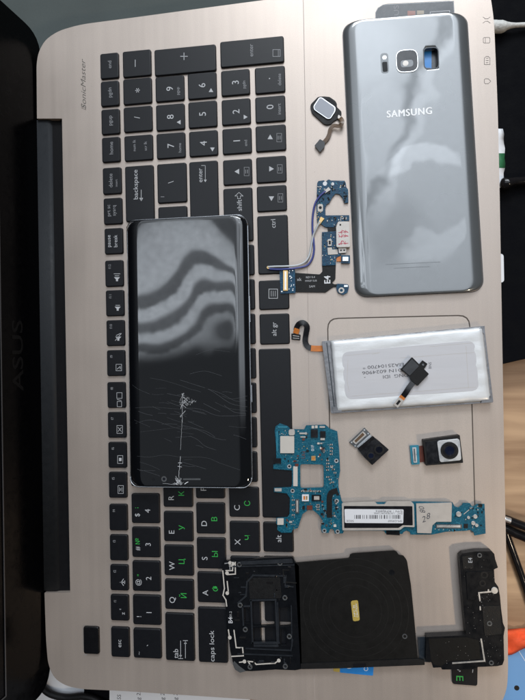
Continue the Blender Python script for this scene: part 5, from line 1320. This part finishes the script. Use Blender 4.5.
# fine dust
def dust():
    R = random.Random(77); bm = bmesh.new()
    def speck(x, y, z, r_):
        p = W(x, y, z); n_ = R.choice([3, 4, 5]); a0 = R.uniform(0, 6)
        vs = [bm.verts.new((p.x + r_ * R.uniform(.5, 1.2) * math.cos(a0 + 6.283 * k / n_), p.y + r_ * R.uniform(.5, 1.2) * math.sin(a0 + 6.283 * k / n_), p.z)) for k in range(n_)]
        bm.faces.new(vs)
    for k in range(420): speck(R.uniform(75, 318), R.uniform(15, 690), 0.06, R.uniform(.05, .16))
    for k in range(260): speck(R.uniform(100, 290), R.uniform(45, 660), ZK + 0.05, R.uniform(.04, .11))
    for k in range(90): speck(R.uniform(142, 236), R.uniform(225, 480), ZP + 0.03, R.uniform(.04, .10))
    for k in range(60): speck(R.uniform(365, 470), R.uniform(30, 285), 3.46, R.uniform(.04, .10))
    for k in range(160): speck(R.uniform(300, 410), R.uniform(558, 660), 3.36, R.uniform(.04, .10))
    for k in range(140): speck(R.uniform(310, 498), R.uniform(300, 690), 0.14, R.uniform(.04, .12))
    o = put('dust', finish(bm, 'dust'), 'camgrey'); o['kind'] = 'stuff'
    tag(o, 'sparse pale dust specks over laptop keys and phone glass', 'dust')
dust()

# ================================================================ AROUND THE LAPTOP
bag = fabric('black_bag', [(480, -60), (640, -60), (640, 335), (560, 349), (486, 366)], -21.5, 13, 'cloth', label='black fabric bag lying under the right edge of the laptop', cat='bag')
pts = [(512, -30), (509, 80), (505.5, 150)]
tube('tmp', [(500, 25.6, -7.2), (506, 25.8, -6.6), (512, 25.6, -6.8), (520, 24.8, -6.8), (540, 24, -7)], 0.6, 'braid').name = 'cord_core'
co_ = bpy.data.objects['cord_core']
bpy.data.objects.remove(co_)
bm = bmesh.new()
tube_bm(bm, path3([(484, 26.4, -6.0), (497, 26.8, -5.0), (503, 26.6, -4.6), (508, 25.8, -4.8), (516, 25.2, -5.0), (530, 24.6, -5.6), (560, 24, -6)]),
        [3.3] * 6 + [3.2] * 6 + [3.0, 2.9, 2.7, 2.5, 2.3, 2.1] + [1.9, 1.8, 1.6, 1.5, 1.4, 1.3] + [1.2] * 13, 14)
o = put('braided_cord', finish(bm, 'braided_cord'), 'braid'); tag(o, 'white braided cord running out from under the upper right laptop corner', 'cord')
# crumpled green and white wrapper
def wrapper():
    bm = bmesh.new(); R = random.Random(2); g = []
    for j in range(13):
        row = []
        for i in range(5):
            y = 129 + j * 4.9; bul = 2.2 * math.sin(j / 12 * math.pi) + .6 * math.sin(j * 1.9)
            x = 488 + i * 3.6 + (bul if i == 4 else 0)
            p = W(x, y, -5 + 1.2 * math.sin(i * 2.3 + j * 1.1) + R.uniform(-.4, .4) - (i == 4) * 1.2); row.append(bm.verts.new(p))
        g.append(row)
    for j in range(12):
        for i in range(4):
            f = bm.faces.new((g[j][i], g[j][i + 1], g[j + 1][i + 1], g[j + 1][i])); f.smooth = True
            if j in (5, 6, 7): f.material_index = 1
    me = finish(bm, 'wrapper')
    o = put('paper_wrapper', me, None)
    me.materials.append(MT['paper']); me.materials.append(MT['green'])
    sd = o.modifiers.new('t', 'SOLIDIFY'); sd.thickness = 0.3 * S
    tag(o, 'crumpled white and green paper wrapper peeking from under the right laptop edge', 'wrapper')
wrapper()
o = slab('paper_slip', [(490, 253), (503.6, 254), (504.2, 282), (492, 284)], -5.8, -5.3, 'paper', None, r=1.5); tag(o, 'narrow white slip peeking out on the black bag, halfway down the right edge', 'paper')
o = tube('earphone', [(502.5, 184, -6.0), (508, 183, -3.8), (514, 181.5, -4.4), (522, 181, -5.2), (545, 179, -6)], [1.6, 2.6, 3.2, 3.4, 3.3, 3.0, 2.8, 2.6, 2.4, 2.4, 2.3] + [2.2] * 14, 'pen', None, 12)
tag(o, 'glossy black rounded rod lying on the black bag beside the green wrapper', 'rod'); o.name = 'glossy_rod'
# eyeglass-like black metal tube and strap on the wood
pn = thing('black_clamp', 'glossy black metal clamp bar with a thin leg lying on the wooden table', 'clamp', tuple(W(515, 524, -22)))
tube('bar', [(496, 516.5, -14), (506, 519, -14), (516, 523, -14), (540, 532, -14)], 2.3, 'pen', pn, 14)
tube('bar', [(496, 526, -17), (506, 528, -17), (516, 533, -17), (540, 543, -17)], 2.8, 'pen', pn, 14)
tube('bar_tip', [(504, 518.6, -11.6), (510.5, 520.8, -11.6)], 1.5, 'silverb', pn, 12)
tube('leg', [(505, 530, -19), (513, 552, -20), (524, 583, -20), (534, 612, -20)], [2.0] * 19, 'pen', pn, 10)
bl_ = slab('blue_card', [(500, 648), (560, 644), (570, 740), (500, 740)], -21.9, -21.2, 'bluecard', None, r=1); tag(bl_, 'light blue card on the table at the lower right corner', 'card')
disc('punched_hole', 516.8, 688, 1.4, -21.3, -21.12, 'black', bl_, 16); traces('score_line', [[(517, 648), (532, 672)]], 0.3, -21.15, 'labelw', bl_)
box('black_mark', 508, 648.6, 513.4, 652.2, -21.3, -21.0, 'black', bl_)
bm = bmesh.new(); R = random.Random(6); g = []
for j in range(9):
    row = []
    for i in range(11):
        x = 500 + i * 4; y = 628 + j * 2.9 + 3 * math.sin(i * .7) * (j > 4) + (6 - i) * .3
        row.append(bm.verts.new(W(x, y, -18.0 + 2.2 * math.sin(i * .8) * math.sin(j * .8) + R.uniform(-.3, .3) - 2.5 * (j in (0, 8)))))
    g.append(row)
for j in range(8):
    for i in range(10):
        f = bm.faces.new((g[j][i], g[j][i + 1], g[j + 1][i + 1], g[j + 1][i])); f.smooth = True
o = put('orange_cloth', finish(bm, 'orange_cloth'), 'orangecloth'); sd = o.modifiers.new('t', 'SOLIDIFY'); sd.thickness = 0.8 * S
tag(o, 'scrap of bright orange red cloth between the wood and the blue card', 'cloth')
# papers at the lower left
p1_ = slab('paper_sheet', [(30, 655), (97, 655), (90, 696), (90, 740), (0, 760), (20, 720)], -21.9, -21.4, 'paper', None); tag(p1_, 'plain white paper below the lower left laptop corner', 'paper')
o = slab('black_pouch', [(84, 668), (112, 668), (112, 745), (84, 745)], -21.3, -20.6, 'cloth', None); tag(o, 'black strip between the two white papers under the lower laptop edge', 'strip')
p2_ = slab('printed_sheet', [(109.5, 670), (230, 672), (250, 700), (300, 760), (109.5, 760)], -20.5, -20.1, 'paper', None); tag(p2_, 'white printed paper sheet under the lower laptop edge beneath the esc key', 'paper')
for x_ in (119, 139, 163, 176):
    text('SS' if x_ < 130 else 'mg 25', x_, 697, -20.05, 2.4, 85, 'ink', p2_, 'sheet_print')
bm = bmesh.new()
tube_bm(bm, path3([(30, 672, -18), (40, 681, -18), (44, 689, -18), (52, 694.5, -18), (66, 697.5, -18), (92, 698, -18), (130, 720, -18)]), 2.0, 12)
o = put('black_cable', finish(bm, 'black_cable'), 'black'); tag(o, 'black cable curving over the white paper at the lower left corner', 'cable')
